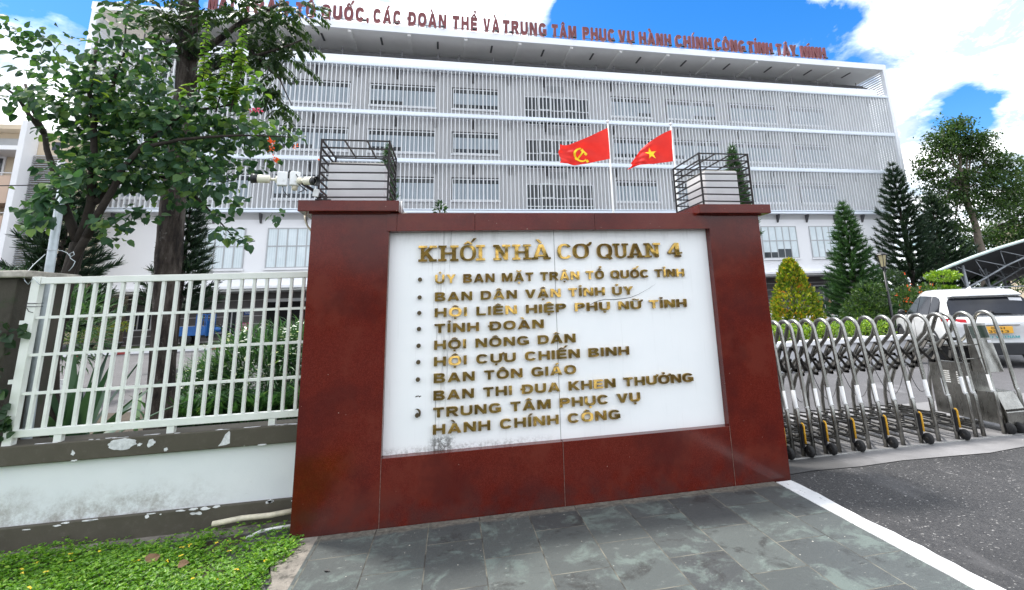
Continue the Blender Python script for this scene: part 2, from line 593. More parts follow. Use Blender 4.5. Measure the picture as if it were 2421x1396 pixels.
class Mat:
    def __init__(s, name):
        s.m = bpy.data.materials.new(name)
        s.m.use_nodes = True
        s.t = s.m.node_tree
        s.b = s.t.nodes['Principled BSDF']
        s.co = nd(s.t, 'ShaderNodeTexCoord')

    def n(s, kind, **kw):
        return nd(s.t, kind, **kw)

    def l(s, a, b):
        s.t.links.new(a, b)

    def noise(s, scale, detail=4, rough=.55, vec=None, stretch=None, dist=0):
        x = s.n('ShaderNodeTexNoise', inp={'Scale': scale, 'Detail': detail, 'Roughness': rough, 'Distortion': dist})
        v = vec or s.co.outputs['Object']
        if stretch:
            mp = s.n('ShaderNodeMapping', inp={'Scale': stretch})
            s.l(v, mp.inputs['Vector'])
            v = mp.outputs[0]
        s.l(v, x.inputs['Vector'])
        return x.outputs['Fac']

    def ramp(s, fac, stops):
        r = s.n('ShaderNodeValToRGB')
        e = r.color_ramp.elements
        while len(e) < len(stops):
            e.new(.5)
        for el, (p, c) in zip(e, stops):
            el.position = p
            el.color = (*c, 1) if len(c) == 3 else c
        s.l(fac, r.inputs[0])
        return r.outputs[0]

    def mix(s, fac, a, b, mode='MIX'):
        x = s.n('ShaderNodeMix', data_type='RGBA', blend_type=mode)
        for i, q in ((0, fac), (6, a), (7, b)):
            if isinstance(q, (int, float)):
                x.inputs[i].default_value = q
            elif isinstance(q, tuple):
                x.inputs[i].default_value = (*q, 1) if len(q) == 3 else q
            else:
                s.l(q, x.inputs[i])
        return x.outputs[2]

    def math(s, op, a, b=None, clamp=False):
        return math_n(s.t, op, a, b, clamp)

    def step(s, v, lo, hi):
        x = s.n('ShaderNodeMapRange', interpolation_type='SMOOTHSTEP', inp={'From Min': lo, 'From Max': hi})
        s.l(v, x.inputs['Value'])
        return x.outputs[0]

    def xyz(s, vec=None):
        x = s.n('ShaderNodeSeparateXYZ')
        s.l(vec or s.co.outputs['Object'], x.inputs[0])
        return x.outputs

    def set(s, col=None, rough=None, metal=None, **kw):
        for key, val in (('Base Color', col), ('Roughness', rough), ('Metallic', metal)):
            if val is None:
                continue
            if isinstance(val, (int, float)):
                s.b.inputs[key].default_value = val
            elif isinstance(val, tuple):
                s.b.inputs[key].default_value = (*val, 1)
            else:
                s.l(val, s.b.inputs[key])
        for k, v in kw.items():
            s.b.inputs[k].default_value = v
        return s

    def bump(s, h, strength=.3, dist=.01):
        x = s.n('ShaderNodeBump', inp={'Strength': strength, 'Distance': dist})
        s.l(h, x.inputs['Height'])
        s.l(x.outputs[0], s.b.inputs['Normal'])
        return s


def c3(r, g, b):
    f = lambda x: ((x / 255 + .055) / 1.055) ** 2.4 if x > 10 else x / 255 / 12.92
    return (f(r), f(g), f(b))


def mul(c, k):
    return tuple(min(1, x * k) for x in c)


def simple(name, col, rough=.6, metal=0, var=.18, scale=3, bump=0, bscale=40, spec=.5):
    s = Mat(name)
    f = s.noise(scale, 5, .6)
    s.set(s.ramp(f, [(.3, mul(col, 1 - var)), (.7, mul(col, 1 + var))]), rough, metal)
    s.b.inputs['Specular IOR Level'].default_value = spec
    if bump:
        s.bump(s.noise(bscale, 4), bump, .01)
    return s.m


def leaf_mat(name, stops, transl=.35, rough=.45, spec=.4):
    s = Mat(name)
    g = s.n('ShaderNodeNewGeometry')
    col = s.ramp(g.outputs['Random Per Island'], stops)
    s.set(col, rough)
    s.b.inputs['Specular IOR Level'].default_value = spec
    tr = s.n('ShaderNodeBsdfTranslucent')
    s.l(s.mix(1.0, col, (1.5, 1.6, .7), 'MULTIPLY'), tr.inputs['Color'])
    ms = s.n('ShaderNodeMixShader', inp={0: transl})
    s.l(s.b.outputs[0], ms.inputs[1])
    s.l(tr.outputs[0], ms.inputs[2])
    s.l(ms.outputs[0], s.t.nodes['Material Output'].inputs[0])
    return s.m


M = {}
# polished red granite with chips, pale scratches and dusty foot
s = Mat('red_granite')
base = s.ramp(s.noise(160, 3, .7), [(.36, (.076, .0056, .0024)), (.5, (.112, .0090, .0038)), (.64, (.140, .017, .009))])
cloud = s.noise(2.2, 5, .65)
base = s.mix(s.math('MULTIPLY', s.step(cloud, .48, .62), .75), base, (.130, .019, .010))
base = s.mix(s.math('MULTIPLY', s.step(s.noise(1.3, 6, .6), .48, .62), .55), base, (.052, .0055, .0045))
scr = s.math('MULTIPLY', s.step(s.noise(9, 8, .75, stretch=(1, 1, 2.5)), .66, .75), .35)
base = s.mix(scr, base, (.16, .05, .036))
chip = s.step(s.noise(55, 1, .3), .80, .83)
base = s.mix(chip, base, (.35, .22, .17))
z = s.xyz()
foot = s.math('MULTIPLY', s.math('SUBTRACT', 1.0, s.step(z[2], .0, .32)), s.step(s.noise(5, 5, .6), .3, .65))
base = s.mix(s.math('MULTIPLY', foot, .6), base, (.045, .026, .025))
s.set(base, s.math('ADD', s.math('MULTIPLY', cloud, .25), .03))
s.b.inputs['Specular IOR Level'].default_value = .34
s.bump(s.noise(3, 2), .02, .02)
M['granite'] = s.m

# white stone panel with grime runs
s = Mat('white_panel')
z = s.xyz()
base = s.ramp(s.noise(1.6, 4), [(.3, (.87, .89, .895)), (.7, (.92, .93, .932))])
run = s.math('MULTIPLY', s.step(s.noise(30, 5, .7, stretch=(1, 1, .045)), .50, .72), 1.0)
xr = s.math('MULTIPLY', s.step(z[0], -.2, -.13), s.math('SUBTRACT', 1.0, s.step(z[0], -.03, .05)))
g1 = s.math('MULTIPLY', run, xr)
base = s.mix(s.math('MULTIPLY', g1, .85, True), base, (.10, .10, .095))
# general fine runs under the letters
base = s.mix(s.math('MULTIPLY', s.step(s.noise(46, 4, .7, stretch=(1, 1, .03)), .58, .75), .14), base, (.3, .29, .26))
low = s.math('SUBTRACT', 1.0, s.step(z[2], .495, .555))
lowx = s.math('SUBTRACT', 1.0, s.step(z[0], .35, 1.1))
mould = s.math('MULTIPLY', s.math('MULTIPLY', low, lowx), s.step(s.noise(38, 7, .8), .42, .6))
base = s.mix(s.math('MULTIPLY', mould, .5), base, (.18, .165, .14))
spot = s.math('MULTIPLY', s.math('MULTIPLY', s.step(z[0], -.2, -.12), s.math('SUBTRACT', 1.0, s.step(z[0], -.02, .06))), s.math('SUBTRACT', 1.0, s.step(z[2], .56, .62)))
base = s.mix(s.math('MULTIPLY', s.math('MULTIPLY', spot, s.step(s.noise(26, 8, .8), .4, .55)), .85), base, (.09, .085, .075))
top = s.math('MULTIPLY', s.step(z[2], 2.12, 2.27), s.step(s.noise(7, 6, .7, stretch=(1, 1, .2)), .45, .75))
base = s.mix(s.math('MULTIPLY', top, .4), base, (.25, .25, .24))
s.set(base, .32)
M['panel'] = s.m

s = Mat('gold_mirror')
g = s.n('ShaderNodeNewGeometry')
wn = s.n('ShaderNodeTexWhiteNoise', noise_dimensions='1D')
s.l(g.outputs['Random Per Island'], wn.inputs['W'])
vm = s.n('ShaderNodeVectorMath', operation='SUBTRACT')
s.l(wn.outputs['Color'], vm.inputs[0])
vm.inputs[1].default_value = (.5, .5, .66)
nz = s.n('ShaderNodeTexNoise', inp={'Scale': 9.0, 'Detail': 1.0})
s.l(s.co.outputs['Object'], nz.inputs['Vector'])
v2 = s.n('ShaderNodeVectorMath', operation='SUBTRACT')
s.l(nz.outputs['Color'], v2.inputs[0])
v2.inputs[1].default_value = (.5, .5, .5)
v3 = s.n('ShaderNodeVectorMath', operation='SCALE', inp={'Scale': .42})
s.l(vm.outputs[0], v3.inputs[0])
v4 = s.n('ShaderNodeVectorMath', operation='SCALE', inp={'Scale': .5})
s.l(v2.outputs[0], v4.inputs[0])
v5 = s.n('ShaderNodeVectorMath', operation='ADD')
s.l(v3.outputs[0], v5.inputs[0])
s.l(v4.outputs[0], v5.inputs[1])
v6 = s.n('ShaderNodeVectorMath', operation='ADD')
s.l(g.outputs['Normal'], v6.inputs[0])
s.l(v5.outputs[0], v6.inputs[1])
v7 = s.n('ShaderNodeVectorMath', operation='NORMALIZE')
s.l(v6.outputs[0], v7.inputs[0])
s.l(v7.outputs[0], s.b.inputs['Normal'])
s.set(s.ramp(s.noise(20, 3), [(.35, (.32, .20, .055)), (.65, (.60, .385, .10))]), .17, 1)
M['gold'] = s.m
M['gold_dull'] = simple('dull_bronze', (.10, .075, .04), .45, .6)

# slate paving: slabs laid in stagger, mottled grey green with pale lime bloom
s = Mat('slate_paving')
mp = s.n('ShaderNodeMapping', inp={'Rotation': (0, 0, R(90)), 'Location': (-.03, -.61, 0)})
s.l(s.co.outputs['Object'], mp.inputs['Vector'])
br = s.n('ShaderNodeTexBrick', offset=.5, inp={'Scale': 1.0, 'Mortar Size': .0045, 'Mortar Smooth': .25, 'Bias': 0.0,
         'Brick Width': .64, 'Row Height': .3845, 'Color1': (0, 0, 0, 1), 'Color2': (1, 1, 1, 1), 'Mortar': (.5, .5, .5, 1)})
s.l(mp.outputs[0], br.inputs['Vector'])
tile = s.ramp(br.outputs['Color'], [(0, (.042, .046, .048)), (.4, (.068, .078, .076)), (.75, (.050, .056, .058)), (1, (.084, .096, .092))])
sh = s.n('ShaderNodeVectorMath', operation='MULTIPLY_ADD')
s.l(br.outputs['Color'], sh.inputs[0])
sh.inputs[1].default_value = (9, 7, 3)
s.l(s.co.outputs['Object'], sh.inputs[2])
own = s.n('ShaderNodeMix', data_type='VECTOR', inp={0: .75})
s.l(s.co.outputs['Object'], own.inputs[4])
s.l(sh.outputs[0], own.inputs[5])
OV = own.outputs[1]
cl_ = s.noise(3.0, 10, .72, vec=OV, dist=.5)
tile = s.mix(s.math('MULTIPLY', s.step(cl_, .51, .63), .62), tile, (.135, .172, .155))
dk = s.noise(3.4, 10, .72, vec=OV, dist=.4)
tile = s.mix(s.math('MULTIPLY', s.step(dk, .54, .66), .7), tile, (.019, .019, .019))
tile = s.mix(s.math('MULTIPLY', s.step(s.noise(9, 9, .78, vec=OV, stretch=(1, 1.8, 1)), .58, .70), .6), tile, (.25, .275, .255))
tile = s.mix(s.math('MULTIPLY', s.step(s.noise(60, 6, .8), .55, .8), .35), tile, (.17, .17, .16))
tile = s.mix(s.math('MULTIPLY', s.step(s.noise(45, 1, .3), .79, .81), .9), tile, (.5, .48, .42))
yy_ = s.xyz()
rim = s.step(s.math('ADD', yy_[1], s.math('MULTIPLY', s.noise(7, 7, .75), .16)), 4.47, 4.53)
tile = s.mix(s.math('MULTIPLY', rim, .85), tile, s.ramp(s.noise(24, 7, .8), [(.4, (.075, .068, .055)), (.6, (.20, .185, .155))]))
mort = s.ramp(s.noise(5, 5), [(.4, (.035, .034, .03)), (.6, (.16, .155, .125))])
col = s.mix(br.outputs['Fac'], tile, mort)
s.set(col, s.math('ADD', s.math('MULTIPLY', cl_, .35), .38))
hh = s.math('SUBTRACT', s.noise(22, 8, .7), s.math('MULTIPLY', br.outputs['Fac'], 1.2))
s.bump(hh, .35, .008)
M['slate'] = s.m


def asphalt(name, a, b, speck, big=(.03, .03, .03), amt=.5):
    s = Mat(name)
    vo = s.n('ShaderNodeTexVoronoi', feature='F1', inp={'Scale': 70.0, 'Randomness': 1.0})
    s.l(s.co.outputs['Object'], vo.inputs['Vector'])
    c = s.ramp(vo.outputs['Color'], [(.2, a), (.75, b)])
    c = s.mix(s.math('MULTIPLY', s.step(s.noise(45, 3, .5), .64, .70), amt), c, speck)
    c = s.mix(s.math('MULTIPLY', s.step(s.noise(1.1, 6, .6), .45, .72), .5), c, big)
    c = s.mix(s.math('MULTIPLY', s.step(s.noise(2.2, 8, .7, stretch=(1, .35, 1)), .54, .70), .5), c, tuple(min(1, q * 2.1) for q in b))
    s.set(c, s.ramp(s.noise(60, 3), [(.3, (.55,) * 3), (.7, (.8,) * 3)]))
    s.bump(s.math('ADD', vo.outputs['Distance'], s.noise(120, 2)), .5, .006)
    return s.m


M['asphalt'] = asphalt('dark_asphalt', (.018, .018, .020), (.042, .041, .042), (.32, .31, .30), (.012, .012, .013), .8)
M['yard'] = asphalt('grey_asphalt', (.075, .073, .078), (.105, .102, .108), (.16, .16, .16), (.055, .055, .056), .3)
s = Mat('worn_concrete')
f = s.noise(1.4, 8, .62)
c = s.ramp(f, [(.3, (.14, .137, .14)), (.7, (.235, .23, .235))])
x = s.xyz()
darkened = s.math('SUBTRACT', 1.0, s.step(s.math('ADD', x[0], s.math('MULTIPLY', s.noise(3, 5), .8)), 3.9, 5.0))  # concrete colour gets darker towards the left
c = s.mix(s.math('MULTIPLY', darkened, .86), c, (.036, .036, .036))
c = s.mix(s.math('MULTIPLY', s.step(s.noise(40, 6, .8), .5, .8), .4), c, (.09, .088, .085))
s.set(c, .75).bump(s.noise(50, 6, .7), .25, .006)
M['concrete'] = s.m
s = Mat('edging_concrete')
c = s.ramp(s.noise(5, 8, .7), [(.3, (.10, .092, .08)), (.55, (.24, .215, .185)), (.8, (.33, .29, .25))])
c = s.mix(s.math('MULTIPLY', s.step(s.noise(9, 6, .7), .5, .65), .8), c, (.045, .042, .035))
s.set(c, .85).bump(s.noise(30, 6, .7), .6, .01)
M['edging'] = s.m
s = Mat('white_road_paint')
c = s.ramp(s.noise(3, 6, .6), [(.35, (.52, .53, .54)), (.65, (.70, .70, .70))])
c = s.mix(s.math('MULTIPLY', s.step(s.noise(5, 8, .75), .55, .72), .45), c, (.36, .35, .33))
c = s.mix(s.step(s.noise(22, 8, .75, stretch=(2.5, .5, 1)), .60, .63), c, (.12, .12, .13))
s.set(c, .5).bump(s.noise(40, 5), .25, .005)
M['kerbpaint'] = s.m
M['soil'] = simple('soil', (.055, .042, .03), .95, 0, .4, 8, .8, 30)

# plastered boundary wall: white with damp stains rising from the plinth
s = Mat('stained_plaster')
z = s.xyz()
c = s.ramp(s.noise(1.2, 4), [(.3, (.68, .715, .73)), (.7, (.78, .80, .81))])
hgt = s.math('ADD', z[2], s.math('MULTIPLY', s.noise(3.2, 7, .7), -.42))
st = s.math('SUBTRACT', 1.0, s.step(hgt, -.04, .20))
side = s.math('SUBTRACT', 1.0, s.step(z[0], -2.4, -1.5))
c = s.mix(s.math('MULTIPLY', s.math('MULTIPLY', st, side), s.ramp(s.noise(10, 9, .8), [(.40, (0,) * 3), (.62, (.75,) * 3)])), c, (.23, .20, .165))
c = s.mix(s.math('MULTIPLY', s.step(s.noise(16, 8, .8), .58, .75), .18), c, (.38, .37, .35))
s.set(c, .7).bump(s.noise(14, 7, .7), .12, .01)
M['plaster'] = s.m
s = Mat('flaking_brown_paint')
c = s.ramp(s.noise(2.5, 6, .6), [(.3, (.062, .054, .038)), (.7, (.088, .077, .057))])
fl = s.noise(3.4, 3, .55, stretch=(1, 1, 1.6))
peel = s.step(fl, .665, .672)
c = s.mix(peel, c, s.ramp(s.noise(12, 6), [(.4, (.4, .41, .42)), (.6, (.74, .74, .73))]))
c = s.mix(s.math('MULTIPLY', s.step(s.noise(20, 7, .8), .5, .75), .3), c, (.15, .14, .125))
s.set(c, .75).bump(s.math('SUBTRACT', s.noise(18, 7, .7), s.math('MULTIPLY', peel, .8)), .3, .006)
M['brownpaint'] = s.m
s = Mat('fence_white_paint')
c = s.ramp(s.noise(6, 5), [(.3, (.68, .71, .655)), (.7, (.77, .795, .75))])
c = s.mix(s.math('MULTIPLY', s.step(s.noise(14, 6, .7), .62, .72), .5), c, (.42, .36, .25))
s.set(c, .42).bump(s.noise(40, 3), .08, .005)
M['fence'] = s.m
M['galv'] = simple('galvanised_steel', (.42, .47, .50), .5, .35, .2, 7)
s = Mat('dark_render')
c = s.ramp(s.noise(2, 8, .65), [(.3, (.03, .027, .02)), (.7, (.075, .068, .052))])
c = s.mix(s.math('MULTIPLY', s.step(s.noise(6, 6), .55, .7), .6), c, (.03, .045, .02))
s.set(c, .9).bump(s.noise(12, 8, .7), .5, .02)
M['darkpost'] = s.m
M['capstone'] = simple('pale_capstone', (.33, .31, .27), .85, 0, .5, 9, .4)
M['iron'] = simple('dark_iron', (.022, .018, .019), .45, .5, .3, 20)
M['whitebox'] = simple('white_painted_box', (.76, .75, .755), .6, 0, .08, 3, .1)
M['rail_white'] = simple('white_rail', (.72, .77, .82), .4, .1, .06)
M['pvc'] = simple('old_pvc', (.66, .6, .46), .5, 0, .25, 12)
M['pvcwhite'] = simple('white_pvc', (.78, .78, .76), .4, 0, .1)
M['camwhite'] = simple('cream_plastic', (.74, .71, .58), .35, 0, .1)
M['boxwhite'] = simple('white_plastic', (.78, .79, .79), .4, 0, .06)
M['black'] = simple('black_plastic', (.012, .012, .014), .4, 0, .2)
M['rubber'] = simple('black_rubber', (.016, .016, .017), .8, 0, .3, 30, .3)
s = Mat('brushed_stainless')
c = s.ramp(s.noise(9, 6, .7), [(.38, (.27, .265, .245)), (.6, (.38, .375, .35))])
s.set(c, s.ramp(s.noise(30, 4, .6, stretch=(1, 1, .1)), [(.3, (.22,) * 3), (.7, (.36,) * 3)]), 1)
M['steel'] = s.m
M['steel_dark'] = simple('dirty_steel', (.055, .052, .048), .5, .8, .4, 20)
M['steel_worn'] = simple('worn_steel', (.085, .083, .08), .5, .8, .35, 14)
M['tape'] = simple('reflective_white_tape', (.8, .8, .79), .35, 0, .05)
M['yellow'] = simple('yellow_plastic', (.78, .42, .03), .45, 0, .1)
M['screen_green'] = simple('dark_green_display', (.012, .03, .014), .25, 0, .2)
# building
s = Mat('office_wall')
c = s.ramp(s.noise(.25, 6, .6), [(.3, (.50, .50, .505)), (.7, (.57, .565, .57))])
c = s.mix(s.math('MULTIPLY', s.step(s.noise(.8, 8, .7, stretch=(1, 1, .12)), .52, .8), .22), c, (.42, .41, .41))
s.set(c, .75)
M['wall'] = s.m
s = Mat('office_white_wall')
c = s.ramp(s.noise(.3, 5, .6), [(.3, (.80, .80, .82)), (.7, (.86, .86, .875))])
c = s.mix(s.math('MULTIPLY', s.step(s.noise(1.2, 8, .7, stretch=(1, 1, .1)), .6, .8), .2), c, (.6, .6, .6))
s.set(c, .7)
M['wallwhite'] = s.m
M['soffit'] = simple('soffit', (.80, .795, .78), .8, 0, .06, .5)
M['fascia'] = simple('fascia_white', (.84, .86, .89), .5, 0, .04, .4)
M['fin'] = simple('white_fin', (.77, .79, .805), .4, 0, .05, .6)
M['finrail'] = simple('pale_blue_white_rail', (.74, .80, .87), .45, .1, .05, .5)
M['bracket'] = simple('grey_bracket', (.10, .10, .105), .6, .3)
s = Mat('ground_floor_tile')
x = s.xyz()
band = s.math('FRACT', s.math('DIVIDE', x[2], .52))
c = s.ramp(s.noise(.6, 5), [(.3, (.105, .095, .093)), (.7, (.145, .13, .128))])
c = s.mix(s.math('LESS_THAN', band, .07), c, (.62, .6, .6))
s.set(c, .5)
M['tilewall'] = s.m
s = Mat('blind_behind_glass')
x = s.xyz()
stripe = s.math('FRACT', s.math('MULTIPLY', x[0], 7.5))
c = s.mix(s.step(stripe, .05, .95), (.56, .64, .67), (.66, .74, .77))
c = s.mix(s.math('MULTIPLY', s.step(s.noise(1.1, 4, .6), .4, .7), .6), c, (.74, .81, .84))
s.set(c, .18)
s.b.inputs['Specular IOR Level'].default_value = .7
M['blind'] = s.m
s = Mat('upper_glass_blind')
x = s.xyz()
stripe = s.math('FRACT', s.math('MULTIPLY', x[0], 6.0))
c = s.mix(s.step(stripe, .1, .9), (.26, .31, .35), (.42, .48, .53))
c = s.mix(s.math('MULTIPLY', s.step(s.noise(.5, 3, .6), .4, .62), .7), c, (.40, .46, .51))
s.set(c, .15)
M['upblind'] = s.m
M['darkglass'] = simple('dark_glass', (.035, .04, .047), .08, 0, .3, 1)
M['greyglass'] = simple('grey_glass', (.038, .044, .05), .12, 0, .4, 1)
M['winframe'] = simple('window_frame', (.40, .41, .42), .4, .2, .05)
M['winframewhite'] = simple('white_window_frame', (.8, .82, .83), .4, 0, .05)
M['darkvoid'] = simple('dark_interior', (.008, .008, .009), .9, 0, .2)
s = Mat('maroon_letter_sheet')
c = s.ramp(s.noise(1.2, 5), [(.3, (.135, .022, .026)), (.7, (.20, .036, .04))])
s.set(c, .4)
M['maroon'] = s.m
M['beige'] = simple('beige_render', (.60, .50, .37), .8, 0, .08, .4)
M['peach'] = simple('peach_render', (.52, .38, .29), .8, 0, .08, .4)
M['palewhite'] = simple('pale_trim', (.78, .78, .79), .6, 0, .05, .5)
M['louvre'] = simple('grey_louvre', (.40, .41, .42), .6, .1, .15, .5)
# cloth, paint
s = Mat('red_flag_cloth')
c = s.ramp(s.noise(2, 3), [(.3, (.72, .016, .012)), (.7, (.85, .028, .018))])
s.set(c, .65)
tr = s.n('ShaderNodeBsdfTranslucent')
tr.inputs['Color'].default_value = (.9, .045, .03, 1)
ms = s.n('ShaderNodeMixShader', inp={0: .35})
s.l(s.b.outputs[0], ms.inputs[1]); s.l(tr.outputs[0], ms.inputs[2])
s.l(ms.outputs[0], s.t.nodes['Material Output'].inputs[0])
M['flag'] = s.m
M['flagyellow'] = simple('yellow_cloth', (.95, .68, .015), .6, 0, .05)
s = Mat('white_car_paint')
s.set(s.ramp(s.noise(.8, 3), [(.3, (.76, .775, .79)), (.7, (.80, .81, .82))]), .28)
s.b.inputs['Coat Weight'].default_value = .8
s.b.inputs['Coat Roughness'].default_value = .05
M['carwhite'] = s.m
M['carglass'] = simple('tinted_car_glass', (.012, .014, .02), .04, 0, .3, 1)
M['cardark'] = simple('dark_bumper', (.018, .02, .024), .5, 0, .2)
M['tail'] = simple('red_lamp', (.35, .008, .012), .15, 0, .2)
M['plate'] = simple('yellow_plate', (.82, .43, .05), .4, 0, .05)
M['ink'] = simple('black_ink', (.02, .02, .02), .5)
M['teal'] = simple('teal_lettering', (.10, .42, .46), .5)
M['chrome'] = simple('chrome', (.6, .6, .6), .15, 1, .1)
M['blue'] = simple('blue_vehicle_paint', (.012, .10, .34), .35, 0, .2)
M['bluedark'] = simple('navy_paint', (.012, .025, .13), .3, 0, .2)
M['pink'] = simple('pink_sign', (.55, .045, .20), .5, 0, .1)
M['bluesign'] = simple('blue_sign', (.02, .08, .32), .5)
M['paper'] = simple('white_paper', (.75, .75, .78), .6, 0, .05)
M['redpaint'] = simple('red_kerb_paint', (.28, .03, .025), .6)
M['terracotta'] = simple('terracotta', (.20, .06, .05), .8, 0, .2)
M['potgrey'] = simple('grey_pot', (.12, .12, .125), .8, 0, .2)
M['carport'] = simple('carport_sheet', (.055, .058, .06), .55, .3, .15, .5)
M['carport_edge'] = simple('pale_green_edge', (.50, .60, .57), .5, .1, .08)
M['truss'] = simple('grey_truss', (.27, .29, .31), .5, .3, .1)
M['skin'] = simple('skin', (.30, .16, .10), .6, 0, .08)
M['hair'] = simple('black_hair', (.012, .01, .01), .6)
M['darkcloth'] = simple('dark_cloth', (.02, .018, .024), .9)
M['greycloth'] = simple('grey_cloth', (.12, .13, .16), .9)
# plants
s = Mat('rough_bark')
c = s.ramp(s.noise(7, 8, .7, stretch=(1, 1, .25)), [(.40, (.014, .010, .008)), (.5, (.055, .041, .033)), (.60, (.12, .10, .085))])
c = s.mix(s.math('MULTIPLY', s.step(s.noise(13, 7, .75, stretch=(1, 1, .7)), .57, .68), .7), c, (.23, .21, .19))
c = s.mix(s.step(s.noise(3.1, 5, .65, stretch=(1, 1, .09), dist=.3), .56, .59), c, (.010, .008, .007))
s.set(c, .95).bump(s.noise(7, 10, .78, stretch=(1, 1, .2)), 1.0, .12)
M['bark'] = s.m
M['barkdark'] = simple('dark_bark', (.028, .022, .017), .95, 0, .4, 14, .7, 30)
M['barkpale'] = simple('pale_bark', (.17, .14, .11), .95, 0, .3, 3, .5, 8)
M['stem'] = simple('green_brown_stem', (.07, .06, .035), .8)
M['leaf_round'] = leaf_mat('round_leaf', [(0, (.022, .058, .036)), (.5, (.046, .11, .053)), (.8, (.082, .165, .062)), (1, (.16, .25, .07))], .36, .5, .3)
M['leaf_lime'] = leaf_mat('young_leaf', [(0, (.07, .15, .03)), (.6, (.13, .24, .042)), (1, (.24, .31, .055))], .42)
M['leaf_fine'] = leaf_mat('fine_leaf', [(0, (.014, .034, .016)), (.6, (.026, .055, .022)), (1, (.05, .085, .03))], .35)
M['leaf_tree'] = leaf_mat('tree_leaf', [(0, (.022, .05, .016)), (.55, (.04, .085, .024)), (1, (.085, .14, .035))], .35)
M['leaf_dark'] = leaf_mat('dark_shrub_leaf', [(0, (.012, .034, .014)), (.6, (.024, .06, .022)), (1, (.05, .10, .03))], .3)
M['needle'] = leaf_mat('pine_needle', [(0, (.010, .024, .015)), (.6, (.018, .042, .022)), (1, (.035, .066, .028))], .15, .5)
M['needle_green'] = leaf_mat('fresh_pine_needle', [(0, (.020, .055, .022)), (.6, (.044, .11, .038)), (1, (.085, .17, .05))], .2, .5)
M['leaf_gold'] = leaf_mat('golden_topiary_leaf', [(0, (.05, .10, .014)), (.35, (.12, .19, .018)), (.66, (.24, .29, .024)), (.88, (.40, .36, .03)), (.96, (.46, .25, .03)), (1, (.40, .14, .03))], .3)
M['leaf_hedge'] = leaf_mat('lime_hedge_leaf', [(0, (.06, .13, .012)), (.5, (.15, .27, .02)), (1, (.30, .42, .035))], .35)
M['leaf_cover'] = leaf_mat('ground_cover_leaf', [(0, (.055, .15, .012)), (.5, (.115, .27, .018)), (.9, (.20, .38, .028)), (1, (.28, .42, .045))], .35)
M['leaf_strap'] = leaf_mat('strap_leaf', [(0, (.025, .07, .032)), (.6, (.05, .125, .052)), (.9, (.095, .19, .075)), (1, (.22, .31, .14))], .25)
M['leaf_agave'] = leaf_mat('agave_leaf', [(0, (.02, .055, .035)), (1, (.05, .11, .06))], .15)
M['flower_white'] = leaf_mat('white_bract', [(0, (.62, .66, .58)), (1, (.82, .84, .80))], .3)
M['flower_yellow'] = leaf_mat('yellow_petal', [(0, (.8, .5, .02)), (1, (.9, .7, .06))], .3)
M['flower_orange'] = leaf_mat('orange_bract', [(0, (.75, .08, .02)), (1, (.85, .16, .04))], .4)
M['flower_pink'] = leaf_mat('pink_bract', [(0, (.75, .06, .22)), (1, (.85, .14, .32))], .4)
M['dryleaf'] = simple('dry_leaf', (.11, .062, .03), .85, 0, .3)
# ------------------------------------------------------------------ ground, paving, kerb
g = G()
g.add([(-400, -300, -.04), (400, -300, -.04), (400, 500, -.04), (-400, 500, -.04)], [(0, 1, 2, 3)])
structure(g.build('ground', M['yard']))
g = G().add([(3.0, -60, -.034), (60, -60, -.034), (60, 4.86, -.034), (3.0, 4.74, -.034)], [(0, 1, 2, 3)])
structure(g.build('road', M['asphalt']))
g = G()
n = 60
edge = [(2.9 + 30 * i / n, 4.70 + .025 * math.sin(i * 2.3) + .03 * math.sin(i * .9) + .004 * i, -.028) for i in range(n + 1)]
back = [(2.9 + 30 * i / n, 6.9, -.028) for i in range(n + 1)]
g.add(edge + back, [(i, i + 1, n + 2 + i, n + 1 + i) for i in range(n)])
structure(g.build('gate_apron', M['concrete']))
g = G().box(2.9, 14, 5.085, 5.10, -.03, -.02)
structure(g.build('gate_track_edge', simple('pale_concrete_lip', (.30, .30, .29), .8, 0, .3, 8)))
g = G().box(-.955, 2.832, -8, 4.52, -.12, 0)
structure(g.build('pavement', M['slate']))
g = G()
pts = [(-1.17, 4.53), (-1.14, 4.3), (-1.15, 4.1), (-1.08, 3.9), (-1.09, 3.6), (-1.04, 3.3), (-1.06, 2.8), (-1.03, 2.0), (-1.05, -8)]
for (x0, y0), (x1, y1) in zip(pts, pts[1:]):
    g.add([(x0, y0, -.003), (-.957, y0, -.003), (-.957, y1, -.003), (x1, y1, -.003), (x0 - .02, y0, -.12), (x1 - .02, y1, -.12)],
          [(0, 3 - 0, 2, 1), (0, 4, 5, 3)])
structure(g.build('pavement_edging', M['edging']))
g = G()
ys = [4.49 - i * .11 for i in range(115)]
L = [2.834 + rng.normal() * .003 for _ in ys]
Rr = [2.985 + rng.normal() * .004 + .008 * math.sin(i * .7) for i, _ in enumerate(ys)]
vs = []
for i, y in enumerate(ys):
    vs += [(L[i], y, .004), (Rr[i], y, .004), (Rr[i] + .012, y, -.06), (L[i], y, -.06)]
fs = []
for i in range(len(ys) - 1):
    a = 4 * i
    fs += [(a, a + 1, a + 5, a + 4), (a + 1, a + 2, a + 6, a + 5), (a + 3, a, a + 4, a + 7)]
fs.append((0, 1, 2, 3))
g.add(vs, fs)
structure(g.build('kerb', M['kerbpaint']))
# soil bed with uneven top, left of the paving
g = G()
nx, ny = 26, 40
xs = np.linspace(-9, -1.02, nx)
yy = np.linspace(-6, 5.02, ny)
vs = [(x, y, -.045 + .012 * math.sin(x * 7 + y * 3) + .01 * math.sin(y * 11 - x * 4)) for y in yy for x in xs]
fs = [(j * nx + i, j * nx + i + 1, (j + 1) * nx + i + 1, (j + 1) * nx + i) for j in range(ny - 1) for i in range(nx - 1)]
g.add(vs, fs, 0, True)
structure(g.build('verge_soil', M['soil']))
